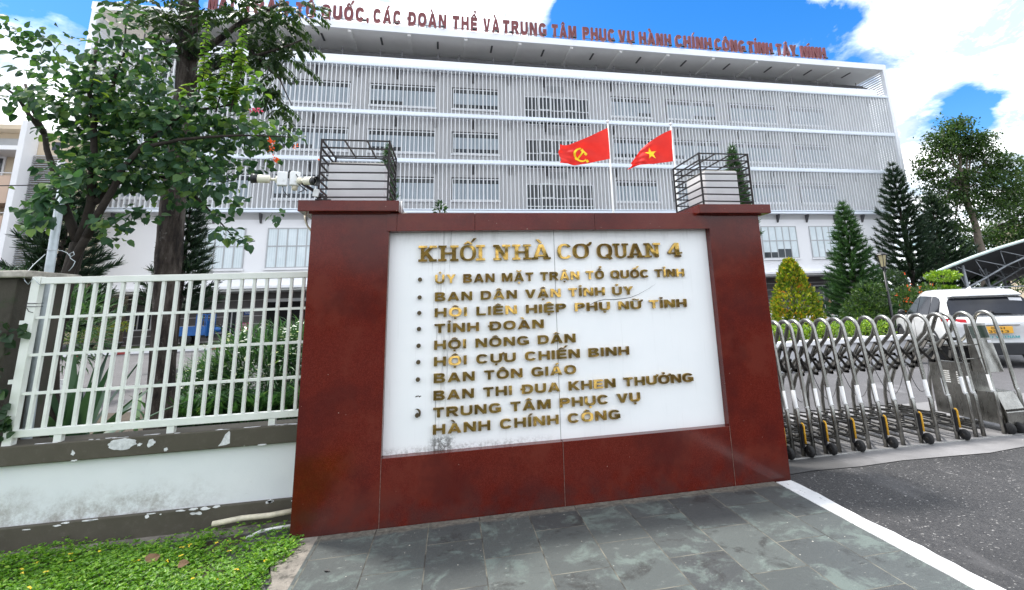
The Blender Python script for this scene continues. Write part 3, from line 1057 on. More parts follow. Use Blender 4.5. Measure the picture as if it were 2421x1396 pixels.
# far planted verge inside the fence
g = G().add([(-14, 5.25, -.03), (-1.2, 5.25, -.03), (-1.2, 9.4, -.03), (-5.5, 11.3, -.03), (-14, 12.4, -.03)], [(0, 1, 2, 3, 4)])
structure(g.build('inner_verge', M['soil']))

# ------------------------------------------------------------------ sign wall
SY = 4.528
sw = thing('sign_wall', 'red granite sign wall with a white panel of raised gold lettering between two capped pillars', 'sign', (.92, 4.8, 0))
gr = M['granite']
gap = .0015


def pillar(x0, x1, inner, label):
    g = G().box(x0, x1, SY, 5.16, -.06, 2.43)
    p = g.build('pillar', gr, sw, label, bevel=.004)
    return p


pl = pillar(-1.158, -.532, 1, None)
pr = pillar(2.462, 3.009, -1, None)
for x0, x1, par, z0, z1 in ((-1.248, -.449, pl, 2.440, 2.533), (2.332, 3.102, pr, 2.420, 2.509)):
    g = G().box(x0, x1, 4.443, 5.25, z0, z1)
    g.box(x0 + .07, x1 - .07, 4.505, 5.2, z0 - .012, z0 + .01)
    g.build('pillar_cap', gr, par, bevel=.005)
g = G()
for a, b in ((-.5295, .9235), (.9265, 2.4595)):
    g.box(a, b, SY + .001, 5.1, -.06, .4865)
g.build('plinth', gr, sw, bevel=.003)
g = G()
for a, b in ((-.553, -.468), (-.4665, .1955), (.1975, 1.30), (1.302, 2.467)):
    g.box(a, b, SY - .008, 5.1, 2.279, 2.437)
g.build('lintel', gr, sw, bevel=.003)
g = G()
for a, b in ((-.531, .9225), (.9275, 2.461)):
    g.box(a, b, 4.612, 4.9, .487, 2.278)
pan = g.build('panel', M['panel'], sw)
# back filling so that the joint shows dark
G().box(-.53, 2.46, 4.9, 5.08, .487, 2.27).build('core', M['dark_core'] if 'dark_core' in M else M['soil'], sw)
# the crack across the panel and thin joint line
g = G()
ck = [at(u, v, 4.6105) for u, v in ((1395, 722), (1405, 715), (1418, 711), (1432, 708), (1450, 709), (1470, 707), (1490, 704), (1508, 697), (1530, 685), (1550, 672))]
g.tube(ck, [.0012, .002, .0028, .0022, .003, .0028, .0022, .0015, .0008, .0004], 5)
g.build('crack', M['black'], sw)
for x_, z0_, z1_, par in ((.925, -.01, .486, 'plinth'), (-.5308, -.01, .487, 'left'), (2.4608, -.01, .487, 'right'), (-.5308, .487, 2.27, 'upper')):
    G().box(x_ - .0016, x_ + .0016, SY - .0006, SY + .01, z0_, z1_).build('grout_line', simple('pale_grout', (.20, .11, .085), .8, 0, .5, 40) if par == 'plinth' else bpy.data.materials['pale_grout'], sw)
g = G().box(.9226, .9274, 4.6125, 4.62, .49, 2.275)
g.build('joint', simple('grey_joint', (.2, .2, .19)), sw)

YF = 4.584          # front of the gold letters
DEP = .024


def glyph(g, ch, x0, x1, z0, h, serif):
    text_into(g, ch, x0 + serif[0], x1 - serif[1], z0, h, YF, DEP, (.24 if ch not in 'IH4' else (.42 if ch == 'I' else .26), .115))


head = G()
zb, hh = 2.022, .134
for ch, x0, x1 in (('K', -.287, -.131), ('H', -.119, .056), ('Ố', .068, .210), ('I', .208, .288), ('N', .362, .514), ('H', .534, .704), ('À', .708, .885),
                   ('C', .949, 1.085), ('Ơ', 1.095, 1.250), ('Q', 1.327, 1.476), ('U', 1.484, 1.636), ('A', 1.625, 1.790), ('N', 1.795, 1.959), ('4', 2.034, 2.181)):
    sf = {'K': .02, 'H': .022, 'I': .024, 'N': .02, 'À': .012, 'A': .012, 'U': .02}.get(ch, 0)
    z0 = zb - .003 * (x0 > 1.2)
    glyph(head, ch, x0, x1, z0, hh, (sf, sf))
    st, th = .034, .018
    fr, bk = YF - .0015, YF + DEP - .003

    def ser(a, b, top):
        zz0 = z0 + hh - th + .0015 if top else z0 - .0015
        head.box(a, b, fr, bk, zz0, zz0 + th)
    w = x1 - x0
    if ch in 'HN':
        ser(x0, x0 + .072 if ch == 'H' else x0 + .05, 1)
        ser(x1 - .072, x1, 1)
        ser(x0, x0 + .072, 0)
        if ch == 'H':
            ser(x1 - .072, x1, 0)
    elif ch == 'I':
        ser(x0, x1, 1); ser(x0, x1, 0)
    elif ch == 'K':
        ser(x0, x0 + .074, 1); ser(x0, x0 + .074, 0); ser(x1 - .062, x1, 1); ser(x1 - .066, x1, 0)
    elif ch in 'ÀA':
        ser(x0, x0 + .062, 0); ser(x1 - .066, x1, 0)
    elif ch == 'U':
        ser(x0, x0 + .068, 1); ser(x1 - .060, x1, 1)
    elif ch == '4':
        ser(x1 - .078, x1 - .012, 0)
head.build('lettering', M['gold'], sw, 'gold serif heading reading KHỐI NHÀ CƠ QUAN 4', recalc=False)
lines = [('ỦY BAN MẶT TRẬN TỔ QUỐC TỈNH', 2.184), ('BAN DÂN VẬN TỈNH ỦY', 1.657), ('HỘI LIÊN HIỆP PHỤ NỮ TỈNH', 2.181), ('TỈNH ĐOÀN', .802),
         ('HỘI NÔNG DÂN', 1.086), ('HỘI CỰU CHIẾN BINH', 1.579), ('BAN TÔN GIÁO', 1.078), ('BAN THI ĐUA KHEN THƯỞNG', 2.18), ('TRUNG TÂM PHỤC VỤ', 1.655), ('HÀNH CHÍNH CÔNG', 1.459)]
zl = [1.830, 1.679, 1.546, 1.415, 1.279, 1.146, 1.013, .877, .745, .615]
for (tx, xr), z0 in zip(lines, zl):
    g = G()
    text_into(g, tx, -.142, xr, z0, .074, YF, DEP, (.25, .205), .19)
    g.build('lettering', M['gold'], sw, 'raised gold line reading ' + tx, recalc=False)
for i, z0 in enumerate((1.867, 1.716, 1.586, 1.454, 1.318, 1.186, 1.049, .772)):
    g = G().lathe([(.0005, YF), (.017, YF), (.0175, YF + .004), (.0175, YF + DEP)], (-.2695, 0, z0), 20, 'y', smooth=False)
    if i == 7:
        arc = [(-.2695 + .03 * math.cos(a) - .008, YF + .01, z0 + .012 + .036 * math.sin(a)) for a in np.linspace(R(110), R(-40), 12)]
        g.tube(arc, [.001, .002, .004, .006, .0075, .0085, .009, .009, .008, .007, .006, .004], 6)
    g.build('bullet', M['gold_dull'], sw)
g = G()
for k in range(5):
    g.lathe([(.0005, 4.6095), (.004 + .002 * (k % 2), 4.6095), (.003, 4.612)], (-.285 + .01 * k, 0, .913 + .003 * (k % 3)), 8, 'y')
g.build('glue_residue', M['soil'], sw, 'specks of old glue where a bullet is missing')

# iron cages and the white boxes inside them
def cage(x0, x1, y0, y1, z0, z1, slope, levels, label, missing=()):
    t = thing('iron_cage', label, 'cage', ((x0 + x1) / 2, (y0 + y1) / 2, z0), group='iron cages on the sign pillars')
    r = .0075
    cs = [(x0, y0), (x1, y0), (x1, y1), (x0, y1)]
    for (x, y) in cs:
        G().box(x - r, x + r, y - r, y + r, z0, z1).build('corner_post', M['iron'], t)
    for lv in range(levels):
        z = z0 + .035 + (z1 - z0 - .042) * lv / (levels - 1)
        g = G()
        q = r * .92
        for i in range(4):
            (ax, ay), (bx, by_) = cs[i], cs[(i + 1) % 4]
            dz = random.uniform(-.004, .004)
            g.bar((ax, ay, z + dz), (bx, by_, z - dz * .5), q * 2, q * 1.6)
        g.build('ring_rail', M['iron'], t)
    g = G()
    for k in (1, 2):
        x = x0 + (x1 - x0) * k / 3
        g.bar((x, y0, z1 - .009), (x, y1, z1 - .009), .011, .011)
    g.build('top_bar', M['iron'], t)
    return t


cage(-1.11, -.55, 4.50, 5.06, 2.536, 3.085, 0, 8, 'rusty dark iron cage on the left pillar cap, beside the cameras')
cage(2.414, 2.953, 4.50, 5.115, 2.512, 3.046, 0, 8, 'black iron cage on the right pillar cap, with a pine behind it')
for (x0, x1, z0, z1, lab) in ((-1.068, -.600, 2.534, 2.905, 'white painted box inside the rusty left iron cage'), (2.523, 2.885, 2.510, 2.892, 'white painted box inside the black right iron cage')):
    b = thing('lamp_box', lab, 'box', ((x0 + x1) / 2, 4.85, z0), group='white boxes in the iron cages')
    G().box(x0, x1, 4.62, 5.04, z0, z1).build('body', M['whitebox'], b, bevel=.006)
    G().box(x0 + .01, x1 - .01, 4.63, 5.03, z1, z1 + .008).build('lid', simple('dirty_white', (.45, .42, .36)), b)

# security cameras on their bracket
br = thing('camera_bracket', 'dark steel bracket with two white junction boxes at the left pillar cap corner', 'bracket', (-1.15, 4.42, 2.53))
g = G()
g.bar((-1.03, 4.46, 2.545), (-1.215, 4.40, 2.665), .022, .022)
g.bar((-1.12, 4.46, 2.537), (-1.0, 4.47, 2.537), .04, .012)
g.bar((-1.215, 4.40, 2.665), (-1.37, 4.44, 2.745), .02, .02)
g.build('arm', M['iron'], br)
for cx, cz, rz in ((-1.366, 2.700, .2), (-1.272, 2.702, .45)):
    rot = Matrix.Rotation(rz, 3, 'Z')
    jb = G().obox((cx, 4.40, cz), (.076, .05, .118), rot).build('junction_box', M['boxwhite'], br, bevel=.008)
    g = G()
    c0 = Vector((cx, 4.40, cz - .01)) + rot @ Vector((0, -.0255, 0))
    g.lathe([(.013, c0.y), (.016, c0.y), (.016, c0.y + .004), (.013, c0.y + .004)], (c0.x, 0, c0.z), 16, 'y')
    g.build('knockout_ring', M['boxwhite'], jb)
G().obox((-1.318, 4.42, 2.748), (.035, .03, .055), Matrix.Rotation(.5, 3, 'Y')).build('clamp', M['black'], br)
G().lathe([(.0, -.02), (.02, -.02), (.023, 0), (.023, .018)], (-1.272, 4.41, 2.628), 14).build('gland', M['pvc'], br)
G().obox((-1.108, 4.42, 2.588), (.042, .03, .062), Matrix.Rotation(.15, 3, 'Y')).build('adapter_box', M['boxwhite'], br, bevel=.004)
g = G()
for pts in ([(-1.36, 4.40, 2.64), (-1.35, 4.39, 2.60), (-1.33, 4.39, 2.575), (-1.31, 4.40, 2.555)], [(-1.26, 4.38, 2.735), (-1.235, 4.37, 2.70), (-1.24, 4.37, 2.66), (-1.21, 4.38, 2.63), (-1.17, 4.40, 2.60)],
            [(-1.18, 4.4, 2.65), (-1.2, 4.39, 2.6), (-1.235, 4.39, 2.585)]):
    g.tube(pts, .004, 6)
g.build('cable', M['black'], br)


def bullet_camera(base, d, length, label):
    t = thing('security_camera', label, 'camera', base, group='security cameras on the left pillar')
    d = Vector(d).normalized()
    b = Vector(base)
    up = Vector((0, 0, 1))
    q = d.to_track_quat('Z', 'Y').to_matrix()

    def tr(prof, off):
        g = G()
        n = 18
        rings = [[b + d * (h + off) + q @ Vector((r * math.cos(2 * math.pi * k / n), r * math.sin(2 * math.pi * k / n), 0)) for k in range(n)] for r, h in prof]
        return g.loft(rings)
    tr([(.03, 0), (.03, .012), (.018, .018)], 0).build('mount_plate', M['camwhite'], t)
    tr([(.009, .016), (.012, .03), (.009, .06)], 0).build('arm', M['camwhite'], t)
    body = tr([(.02, .055), (.033, .062), (.034, .06 + length), (.030, .062 + length)], 0).build('body', M['camwhite'], t)
    tr([(.035, .05 + length), (.041, .05 + length + .045), (.037, .05 + length + .045), (.031, .05 + length + .01)], 0).build('hood', M['black'], t)
    tr([(.001, .064 + length), (.026, .064 + length), (.001, .066 + length)], 0).build('lens', M['black'], body)
    return t


bullet_camera((-1.40, 4.40, 2.693), (-1, -.12, .02), .095, 'cream security camera pointing left, away from the cage')
bullet_camera((-1.235, 4.385, 2.682), (.93, -.5, -.13), .085, 'cream security camera pointing right towards the cage, showing its black hood')

# pipe and cables on the sign
pv = thing('conduit', 'thin white conduit with a cream elbow lying along the top of the sign wall', 'pipe', (.9, 4.65, 2.44))
G().tube([(-.40, 4.66, 2.452), (.3, 4.66, 2.452), (1.2, 4.665, 2.451), (2.33, 4.66, 2.451)], .0095, 8).build('pipe', M['pvcwhite'], pv)
G().tube([(-.40, 4.66, 2.452), (-.425, 4.66, 2.453), (-.44, 4.655, 2.446), (-.446, 4.65, 2.43)], .013, 8).build('elbow', M['pvc'], pv)
G().tube([(-.444, 4.60, 2.44), (-.444, 4.60, 2.56)], .008, 8).build('riser', M['pvcwhite'], pv)
lp = G().tube([(-1.262, 4.72, 2.45), (-1.254, 4.72, 2.41), (-1.235, 4.72, 2.36), (-1.205, 4.75, 2.315), (-1.16, 4.8, 2.29)], .008, 8).build('cable_loop', M['pvc'])
tag(lp, 'cream cable bending out under the left pillar cap', 'cable')

# ------------------------------------------------------------------ boundary wall and fence
FY = 4.95
bw = thing('boundary_wall', 'low white boundary wall with flaking brown coping and plinth, left of the sign', 'wall', (-4, 5.05, -.05))
G().box(-10, -1.16, FY + .03, 5.13, -.1, .575).build('wall_body', M['plaster'], bw)
G().box(-10, -1.16, FY - .02, 5.19, .575, .715).build('coping', M['brownpaint'], bw, bevel=.008)
G().box(-10, -1.16, FY - .015, FY + .03, -.02, .150).build('plinth', M['brownpaint'], bw, bevel=.006)
def patch(x, z, w, h, seed):
    rr = random.Random(seed)
    n = 30
    rad_ = [rr.uniform(.55, 1.15)]
    for _ in range(n):
        rad_.append(min(1.2, max(.4, rad_[-1] + rr.uniform(-.22, .22))))
    return [(x + w * .5 * math.cos(a) * rad_[int(a / 6.2832 * n) % n], z + h * .5 * math.sin(a) * rad_[int(a / 6.2832 * n) % n]) for a in [2 * math.pi * k / n for k in range(n)]]


g = G()
for i, (u, v, w, h) in enumerate(((290, 1050, .17, .075), (330, 1052, .05, .03), (358, 1049, .05, .06), (392, 1062, .035, .035), (172, 1070, .03, .045), (175, 1090, .045, .012), (620, 1052, .06, .012))):
    q = at(u, v, FY - .021)
    g.prism(patch(q.x, q.z, w, h, i), FY - .0225, FY - .019, lambda a, b, d: (a, d, b))
q = at(533, 1040, FY - .021)
g.prism([(q.x - .05, q.z - .045), (q.x - .03, q.z - .02), (q.x - .005, q.z + .04), (q.x + .022, q.z + .065), (q.x + .03, q.z + .05), (q.x + .034, q.z - .03), (q.x + .01, q.z - .04)], FY - .0225, FY - .019, lambda a, b, d: (a, d, b))
g.build('peeled_patches', simple('bared_plaster', (.60, .61, .62), .8, 0, .25, 30, .3), bw)
g = G()
for i in range(26):
    x = -3.1 + 1.9 * random.random()
    g.prism(patch(x, FY + random.uniform(-.008, .02), random.uniform(.03, .11), random.uniform(.008, .02), 50 + i), .7145, .7165, lambda a, b, d: (a, b, d))
for i in range(16):
    x = -3.1 + 1.9 * random.random()
    g.prism(patch(x, .147 - .02 * random.random() * (i % 3 == 0), random.uniform(.02, .08), random.uniform(.008, .025), 90 + i), FY - .0175, FY - .013, lambda a, b, d: (a, d, b))
g.build('paint_flakes', M['palewhite'], bw)
g = G()
xs = np.linspace(-10, -1.16, 90)
tp = [(x, FY - .05 + .012 * math.sin(x * 9) - .01, -.018 + .008 * math.sin(x * 13)) for x in xs]
bt = [(x, FY - .13 + .03 * math.sin(x * 5), -.07) for x in xs]
bk = [(x, FY - .01, -.012) for x in xs]
k = len(xs)
g.add(bk + tp + bt, [(i, i + 1, k + i + 1, k + i) for i in range(k - 1)] + [(k + i, k + i + 1, 2 * k + i + 1, 2 * k + i) for i in range(k - 1)])
g.build('footing', M['edging'], bw)

fe = thing('fence', 'white painted steel picket fence panel on top of the low boundary wall', 'fence', (-2.3, FY + .05, .715))
fy = FY + .012
G().box(-3.352, -3.290, fy - .005, fy + .055, .60, 1.992).build('end_post', M['fence'], fe, bevel=.004)
G().box(-3.288, -1.165, fy, fy + .05, 1.932, 1.985).build('top_rail', M['fence'], fe, bevel=.003)
G().box(-3.288, -1.165, fy, fy + .05, .768, .822).build('bottom_rail', M['fence'], fe, bevel=.003)
for x in (-2.995, -2.22, -1.47):
    G().box(x - .026, x + .026, fy + .002, fy + .045, .712, .767).build('foot', M['fence'], fe)
for z in (1.665, 1.375, 1.085):
    G().box(-3.288, -1.165, fy + .012, fy + .034, z - .011, z + .011).build('cross_rail', M['fence'], fe)
for z in (1.63, 1.18):
    G().box(-3.385, -3.352, fy, fy + .03, z - .016, z + .016).build('hinge_lug', M['fence'], fe)
for i in range(20):
    x = -3.21 + i * .1005
    G().box(x - .0115, x + .0115, fy + .008, fy + .038, .823, 1.931).build('picket', M['fence'], fe)
# post and pole at the far end
po = thing('gate_pillar', 'dark weathered rendered pillar with a pale stone cap at the left end of the fence', 'pillar', (-3.75, 5.15, 0))
G().box(-4.1, -3.445, 4.955, 5.5, -.1, 1.985).build('shaft', M['darkpost'], po, bevel=.01)
G().box(-4.16, -3.365, 4.91, 5.56, 1.986, 2.043).build('cap', M['capstone'], po, bevel=.012)
gp = G()
gp.tube([(-3.365, 5.24, .0), (-3.375, 5.24, .7), (-3.43, 5.25, 2.0), (-3.452, 5.26, 2.78)], [.036, .035, .033, .031], 14)
tag(gp.build('galvanised_pole', M['galv']), 'slightly leaning grey galvanised pole standing behind the fence end post', 'pole')
g = G()
q = [(-3.40, 5.2, 2.24), (-3.46, 5.21, 2.24), (-3.41, 5.19, 2.235), (-3.33, 5.19, 2.23), (-3.28, 5.18, 2.21), (-3.24, 5.17, 2.17), (-3.215, 5.17, 2.19), (-3.225, 5.17, 2.215), (-3.25, 5.17, 2.2), (-3.24, 5.17, 2.16), (-3.2, 5.17, 2.13), (-3.21, 5.17, 2.09), (-3.235, 5.17, 2.05)]
g.tube(q, .0032, 5)
g.tube([(-3.45, 5.2, 2.2), (-3.455, 5.1, 2.1), (-3.41, 4.96, 2.0), (-3.385, 4.94, 1.96), (-3.36, 4.945, 1.93), (-3.33, 4.945, 1.98), (-3.3, 4.945, 1.945), (-3.27, 4.945, 1.915)], .003, 5)
tag(g.build('tie_wire', M['galv']), 'loose pale wire tied round the galvanised pole', 'wire')
g = G()
for z in (1.78, 1.755):
    g.tube([(-3.357, fy - .01, z), (-3.286, fy - .01, z - .004), (-3.283, fy + .06, z), (-3.357, fy + .06, z), (-3.357, fy - .01, z)], .003, 5)
g.tube([(-3.345, fy - .012, 1.745), (-3.325, fy - .014, 1.715), (-3.295, fy - .012, 1.705)], .0025, 5)
tag(g.build('cable_tie', M['black']), 'black wire bound round the white fence end post', 'wire')
g = G().tube([(-1.80, 4.85, .055), (-1.6, 4.86, .07), (-1.4, 4.86, .068), (-1.165, 4.87, .085)], [.019, .02, .02, .02], 10)
tag(g.build('old_pipe', M['pvc']), 'weathered cream pipe lying against the wall plinth beside the sign', 'pipe')
g = G().tube([(-1.52, 4.74, -.035), (-1.42, 4.75, .0), (-1.3, 4.75, .01), (-1.18, 4.76, .012)], .0115, 8)
tag(g.build('broken_tube', M['pvcwhite']), 'thin white broken tube in the soil beside the sign wall foot', 'pipe')
# ------------------------------------------------------------------ retractable gate
gt = thing('retractable_gate', 'stainless steel folding gate of arched frames, half open beside the sign', 'gate', (5, 5.8, -.03))
Z0 = -.028


def arch_profile():
    p = [(5.17, Z0), (5.185, .41), (5.20, .44), (5.225, .70), (5.26, 1.05), (5.285, 1.19)]
    c, rad = (5.41, 1.20), .125
    for a in np.linspace(R(165), R(20), 9):
        p.append((c[0] + rad * math.cos(a), c[1] + rad * math.sin(a)))
    p += [(5.60, 1.10), (5.74, .98), (5.93, .84), (6.13, .70), (6.27, .57), (6.35, .42), (6.38, .25), (6.39, Z0)]
    return p


AP = arch_profile()
xs_g = [3.02, 3.12, 3.23, 3.345, 3.455, 3.56, 3.68, 3.80, 3.945, 4.11, 4.285, 4.49, 4.70, 4.93, 5.165, 5.41, 5.66]
xs_g = [3.05, 3.16, 3.27, 3.385, 3.50, 3.62, 3.745, 3.886, 4.051, 4.226, 4.421, 4.634, 4.857, 5.096, 5.327, 5.581, 5.837, 5.945]


def arch(x, name='arch_frame'):
    lx_, ly_ = random.uniform(-.012, .012), random.uniform(-.012, .012)
    g = G().tube([(x + lx_ * max(0, z), y + ly_ * max(0, z), z) for y, z in AP], .0228, 10)
    a = g.build(name, M['steel'], gt)
    t = G().tube([(x, 5.1845, .425), (x, 5.2005, .445), (x, 5.216, .615)], .0236, 10)
    t.build('reflective_tape', M['tape'], a)
    return a


for i, x in enumerate(xs_g):
    arch(x)
    if i % 2 == 1 and x < 5.9:
        wb = G()
        wb.obox((x - .006, 5.145, .17), (.026, .035, .24)).build('wheel_bracket', M['black'], gt, bevel=.01)
        st = [(x + .006, 5.118, .10), (x + .006, 5.118, .27), (x + .001, 5.121, .292), (x - .012, 5.13, .302)]
        G().tube(st, .0095, 8).build('bracket_strip', M['yellow'], gt)
        w = G().lathe([(.001, -.022), (.052, -.022), (.058, -.012), (.058, .012), (.052, .022), (.001, .022)], (x + .03, 5.10, .03), 18, 'x')
        w.build('wheel', M['rubber'], gt)
        G().lathe([(.001, -.025), (.02, -.025), (.02, .025), (.001, .025)], (x + .03, 5.10, .03), 10, 'x').build('wheel_hub', M['steel_dark'], gt)
for x0, x1 in zip(xs_g, xs_g[1:]):
    if x1 - x0 < .1:
        continue
    m = (x0 + x1) / 2
    for y, za, zb_ in ((5.30, 1.03, .80), (5.86, .83, .66)):
        g = G()
        g.bar((x0 + .008, y, za), (x1 - .008, y + .01, zb_), .034, .012)
        g.bar((x0 + .008, y + .016, zb_), (x1 - .008, y + .026, za), .034, .012)
        for xx, z in ((x0, za), (x0, zb_), (m, (za + zb_) / 2), (x1, za), (x1, zb_)):
            g.lathe([(.001, -.025), (.018, -.025), (.018, .04), (.001, .04)], (xx, y, z), 8, 'y')
        g.build('scissor_link', M['steel_dark'], gt)
    for y in (5.33, 5.75, 6.2):
        g = G()
        g.bar((x0 + .012, y - .16, .10), (x1 - .012, y + .16, .10), .022, .012)
        g.bar((x0 + .012, y + .16, .126), (x1 - .012, y - .16, .126), .022, .012)
        g.lathe([(.001, -.01), (.018, -.01), (.018, .05), (.001, .05)], (m, y, .09), 8)
        g.build('floor_link', M['steel_dark'], gt)
for i, x in enumerate(xs_g):
    for z, r in ((.10, .014), (.05, .012)):
        G().tube([(x, 5.19, z), (x, 6.385, z)], r, 8).build('cross_tube', M['steel_worn'], gt)
g = G()
for x0, x1 in zip(xs_g[3::2], xs_g[5::2]):
    n = 10
    g.tube([(x0 + (x1 - x0) * k / n, 5.7, .80 - .42 * math.sin(math.pi * k / n) ** .8) for k in range(n + 1)], .0045, 5)
g.build('power_cable', M['potgrey'], gt)
# motor head
hx0, hx1 = 6.26, 6.56
cab = G().box(hx0, hx1, 5.44, 6.02, .06, .72).build('motor_cabinet', M['steel'], gt, bevel=.008)
g = G()
for k in range(6):
    for yy in (5.60, 5.78):
        g.obox((hx0 - .002, yy, .46 + k * .026), (.006, .085, .012))
g.build('vent_slots', M['pvcwhite'], cab)
G().box(hx0 + .02, hx1 - .02, 5.50, 5.98, .725, .90).build('motor_box', M['black'], gt, bevel=.01)
G().box(hx0 - .01, hx1 + .01, 5.47, 6.0, .902, .93).build('motor_lid', M['steel'], gt, bevel=.004)
G().prism([(5.27, .62), (5.385, 1.185), (5.43, 1.185), (5.43, .62)], hx0 + .01, hx1 - .01, lambda a, b, d: (d, a, b)).build('front_panel', M['steel'], gt, bevel=.004)


def on_panel(x, z, out):
    return Vector((x, 5.27 + (z - .62) * .2035 - out, z))


g = G()
p = [on_panel(hx0 + .02, 1.015, .003), on_panel(hx1 - .025, 1.015, .003), on_panel(hx1 - .025, 1.16, .003), on_panel(hx0 + .02, 1.16, .003)]
q = [v + Vector((0, .004, 0)) for v in p]
g.add(p + q, [(0, 1, 2, 3), (0, 4, 5, 1), (1, 5, 6, 2), (2, 6, 7, 3), (3, 7, 4, 0)])
g.build('display', M['screen_green'], gt)
g = G()
g.add([on_panel(hx1 - .085, .955, .003), on_panel(hx1 - .02, .955, .003), on_panel(hx1 - .02, .985, .003), on_panel(hx1 - .085, .985, .003)], [(0, 1, 2, 3)])
g.build('label_plate', M['paper'], gt)
G().prism([(5.12, .06), (5.12, .20), (5.20, .41), (5.44, .41), (5.44, .06)], hx0 + .012, hx1 - .012, lambda a, b, d: (d, a, b)).build('step_box', M['steel'], gt, bevel=.006)
G().box(hx0 + .015, hx1 - .015, 5.115, 5.13, .215, .235).build('trim_strip', M['steel_dark'], gt)
arch(6.585)
arch(6.235)
for x in (6.27, 6.40, 6.545):
    G().lathe([(.001, -.025), (.055, -.025), (.062, -.012), (.062, .012), (.055, .025), (.001, .025)], (x, 5.12, .034), 18, 'x').build('wheel', M['rubber'], gt)
for z in (.955, .80):
    G().tube([(5.925, 5.245, z), (6.0, 5.235, z), (6.245, 5.245, z)], .006, 6).build('clamp_band', M['steel'], gt)

# ------------------------------------------------------------------ car
CAR_AZ = R(31)
car = thing('parked_car', 'white sport utility car with a yellow number plate, seen from behind beside the carport', 'car', (10.6, 9.6, -.04), -CAR_AZ, local=True)
# own frame: x to the right, y forward from the rear bumper, z up; left flank x=0, right x=1.86
CW, CL = 1.86, 4.45


def ring(y, hw, zb, zt, rnd=.12, tumble=.0, n=5, low=.06):
    """closed section at station y"""
    c = CW / 2
    pts = []
    for sx in (1, -1):
        arr = []
        for k in range(n):      # upper corner
            a = math.pi / 2 * k / (n - 1)
            arr.append((c + sx * (hw - tumble - rnd + rnd * math.sin(a)), y, zt - rnd + rnd * math.cos(a)))
        arr.append((c + sx * hw, y, zb + (zt - zb) * .55))
        arr.append((c + sx * (hw - .005), y, zb + low))
        arr.append((c + sx * (hw - low), y, zb))
        pts.append(arr)
    return [Vector(p) for p in pts[0] + list(reversed(pts[1]))]


rings = [ring(.10, .80, .42, .70, .08), ring(.03, .87, .36, .80, .10), ring(.0, .90, .34, .93, .10), ring(.06, .915, .33, 1.03, .10), ring(.35, .925, .30, 1.07, .10), ring(1.2, .93, .27, 1.07, .10),
         ring(2.4, .93, .27, 1.05, .10), ring(3.0, .925, .27, 1.03, .12), ring(3.5, .92, .28, .99, .14), ring(4.0, .90, .30, .92, .14), ring(4.3, .83, .33, .82, .14), ring(4.43, .70, .38, .70, .10)]
body = G().loft(rings).build('body', M['carwhite'], car, bevel=0)
cab_r = []
for y, zb, zt, hw in ((.14, 1.00, 1.03, .80), (.20, 1.0, 1.16, .79), (.42, 1.0, 1.545, .685), (.62, 1.0, 1.61, .68), (1.3, 1.0, 1.65, .69), (2.0, 1.0, 1.635, .69), (2.35, 1.0, 1.585, .68), (2.75, 1.0, 1.36, .74), (3.15, 1.0, 1.06, .80)):
    c = CW / 2
    pts = []
    for sx in (1, -1):
        rnd = min(.12, (zt - zb) * .5)
        arr = [(c + sx * (hw - rnd + rnd * math.sin(a)), y, zt - rnd + rnd * math.cos(a)) for a in np.linspace(0, math.pi / 2, 5)]
        base = .86
        arr.append((c + sx * (hw + (base - hw) * .55), y, zb + (zt - rnd - zb) * .42))
        arr.append((c + sx * base, y, zb))
        pts.append(arr)
    cab_r.append([Vector(p) for p in pts[0] + list(reversed(pts[1]))])
G().loft(cab_r).build('cabin', M['carwhite'], car)


def side_pt(y, z, sx, out):
    """on the cabin flank"""
    t = (z - 1.0) / .50
    hw = .865 - .175 * max(0, min(1, t)) ** 1.05
    return Vector((CW / 2 + sx * (hw + out), y, z))


def side_panel(poly, sx, out=.006):
    g = G()
    front = [side_pt(y, z, sx, out) for y, z in poly]
    back = [side_pt(y, z, sx, -.03) for y, z in poly]
    n = len(poly)
    g.add(front + back, [tuple(range(n))] + [(i, (i + 1) % n, n + (i + 1) % n, n + i) for i in range(n)])
    return g


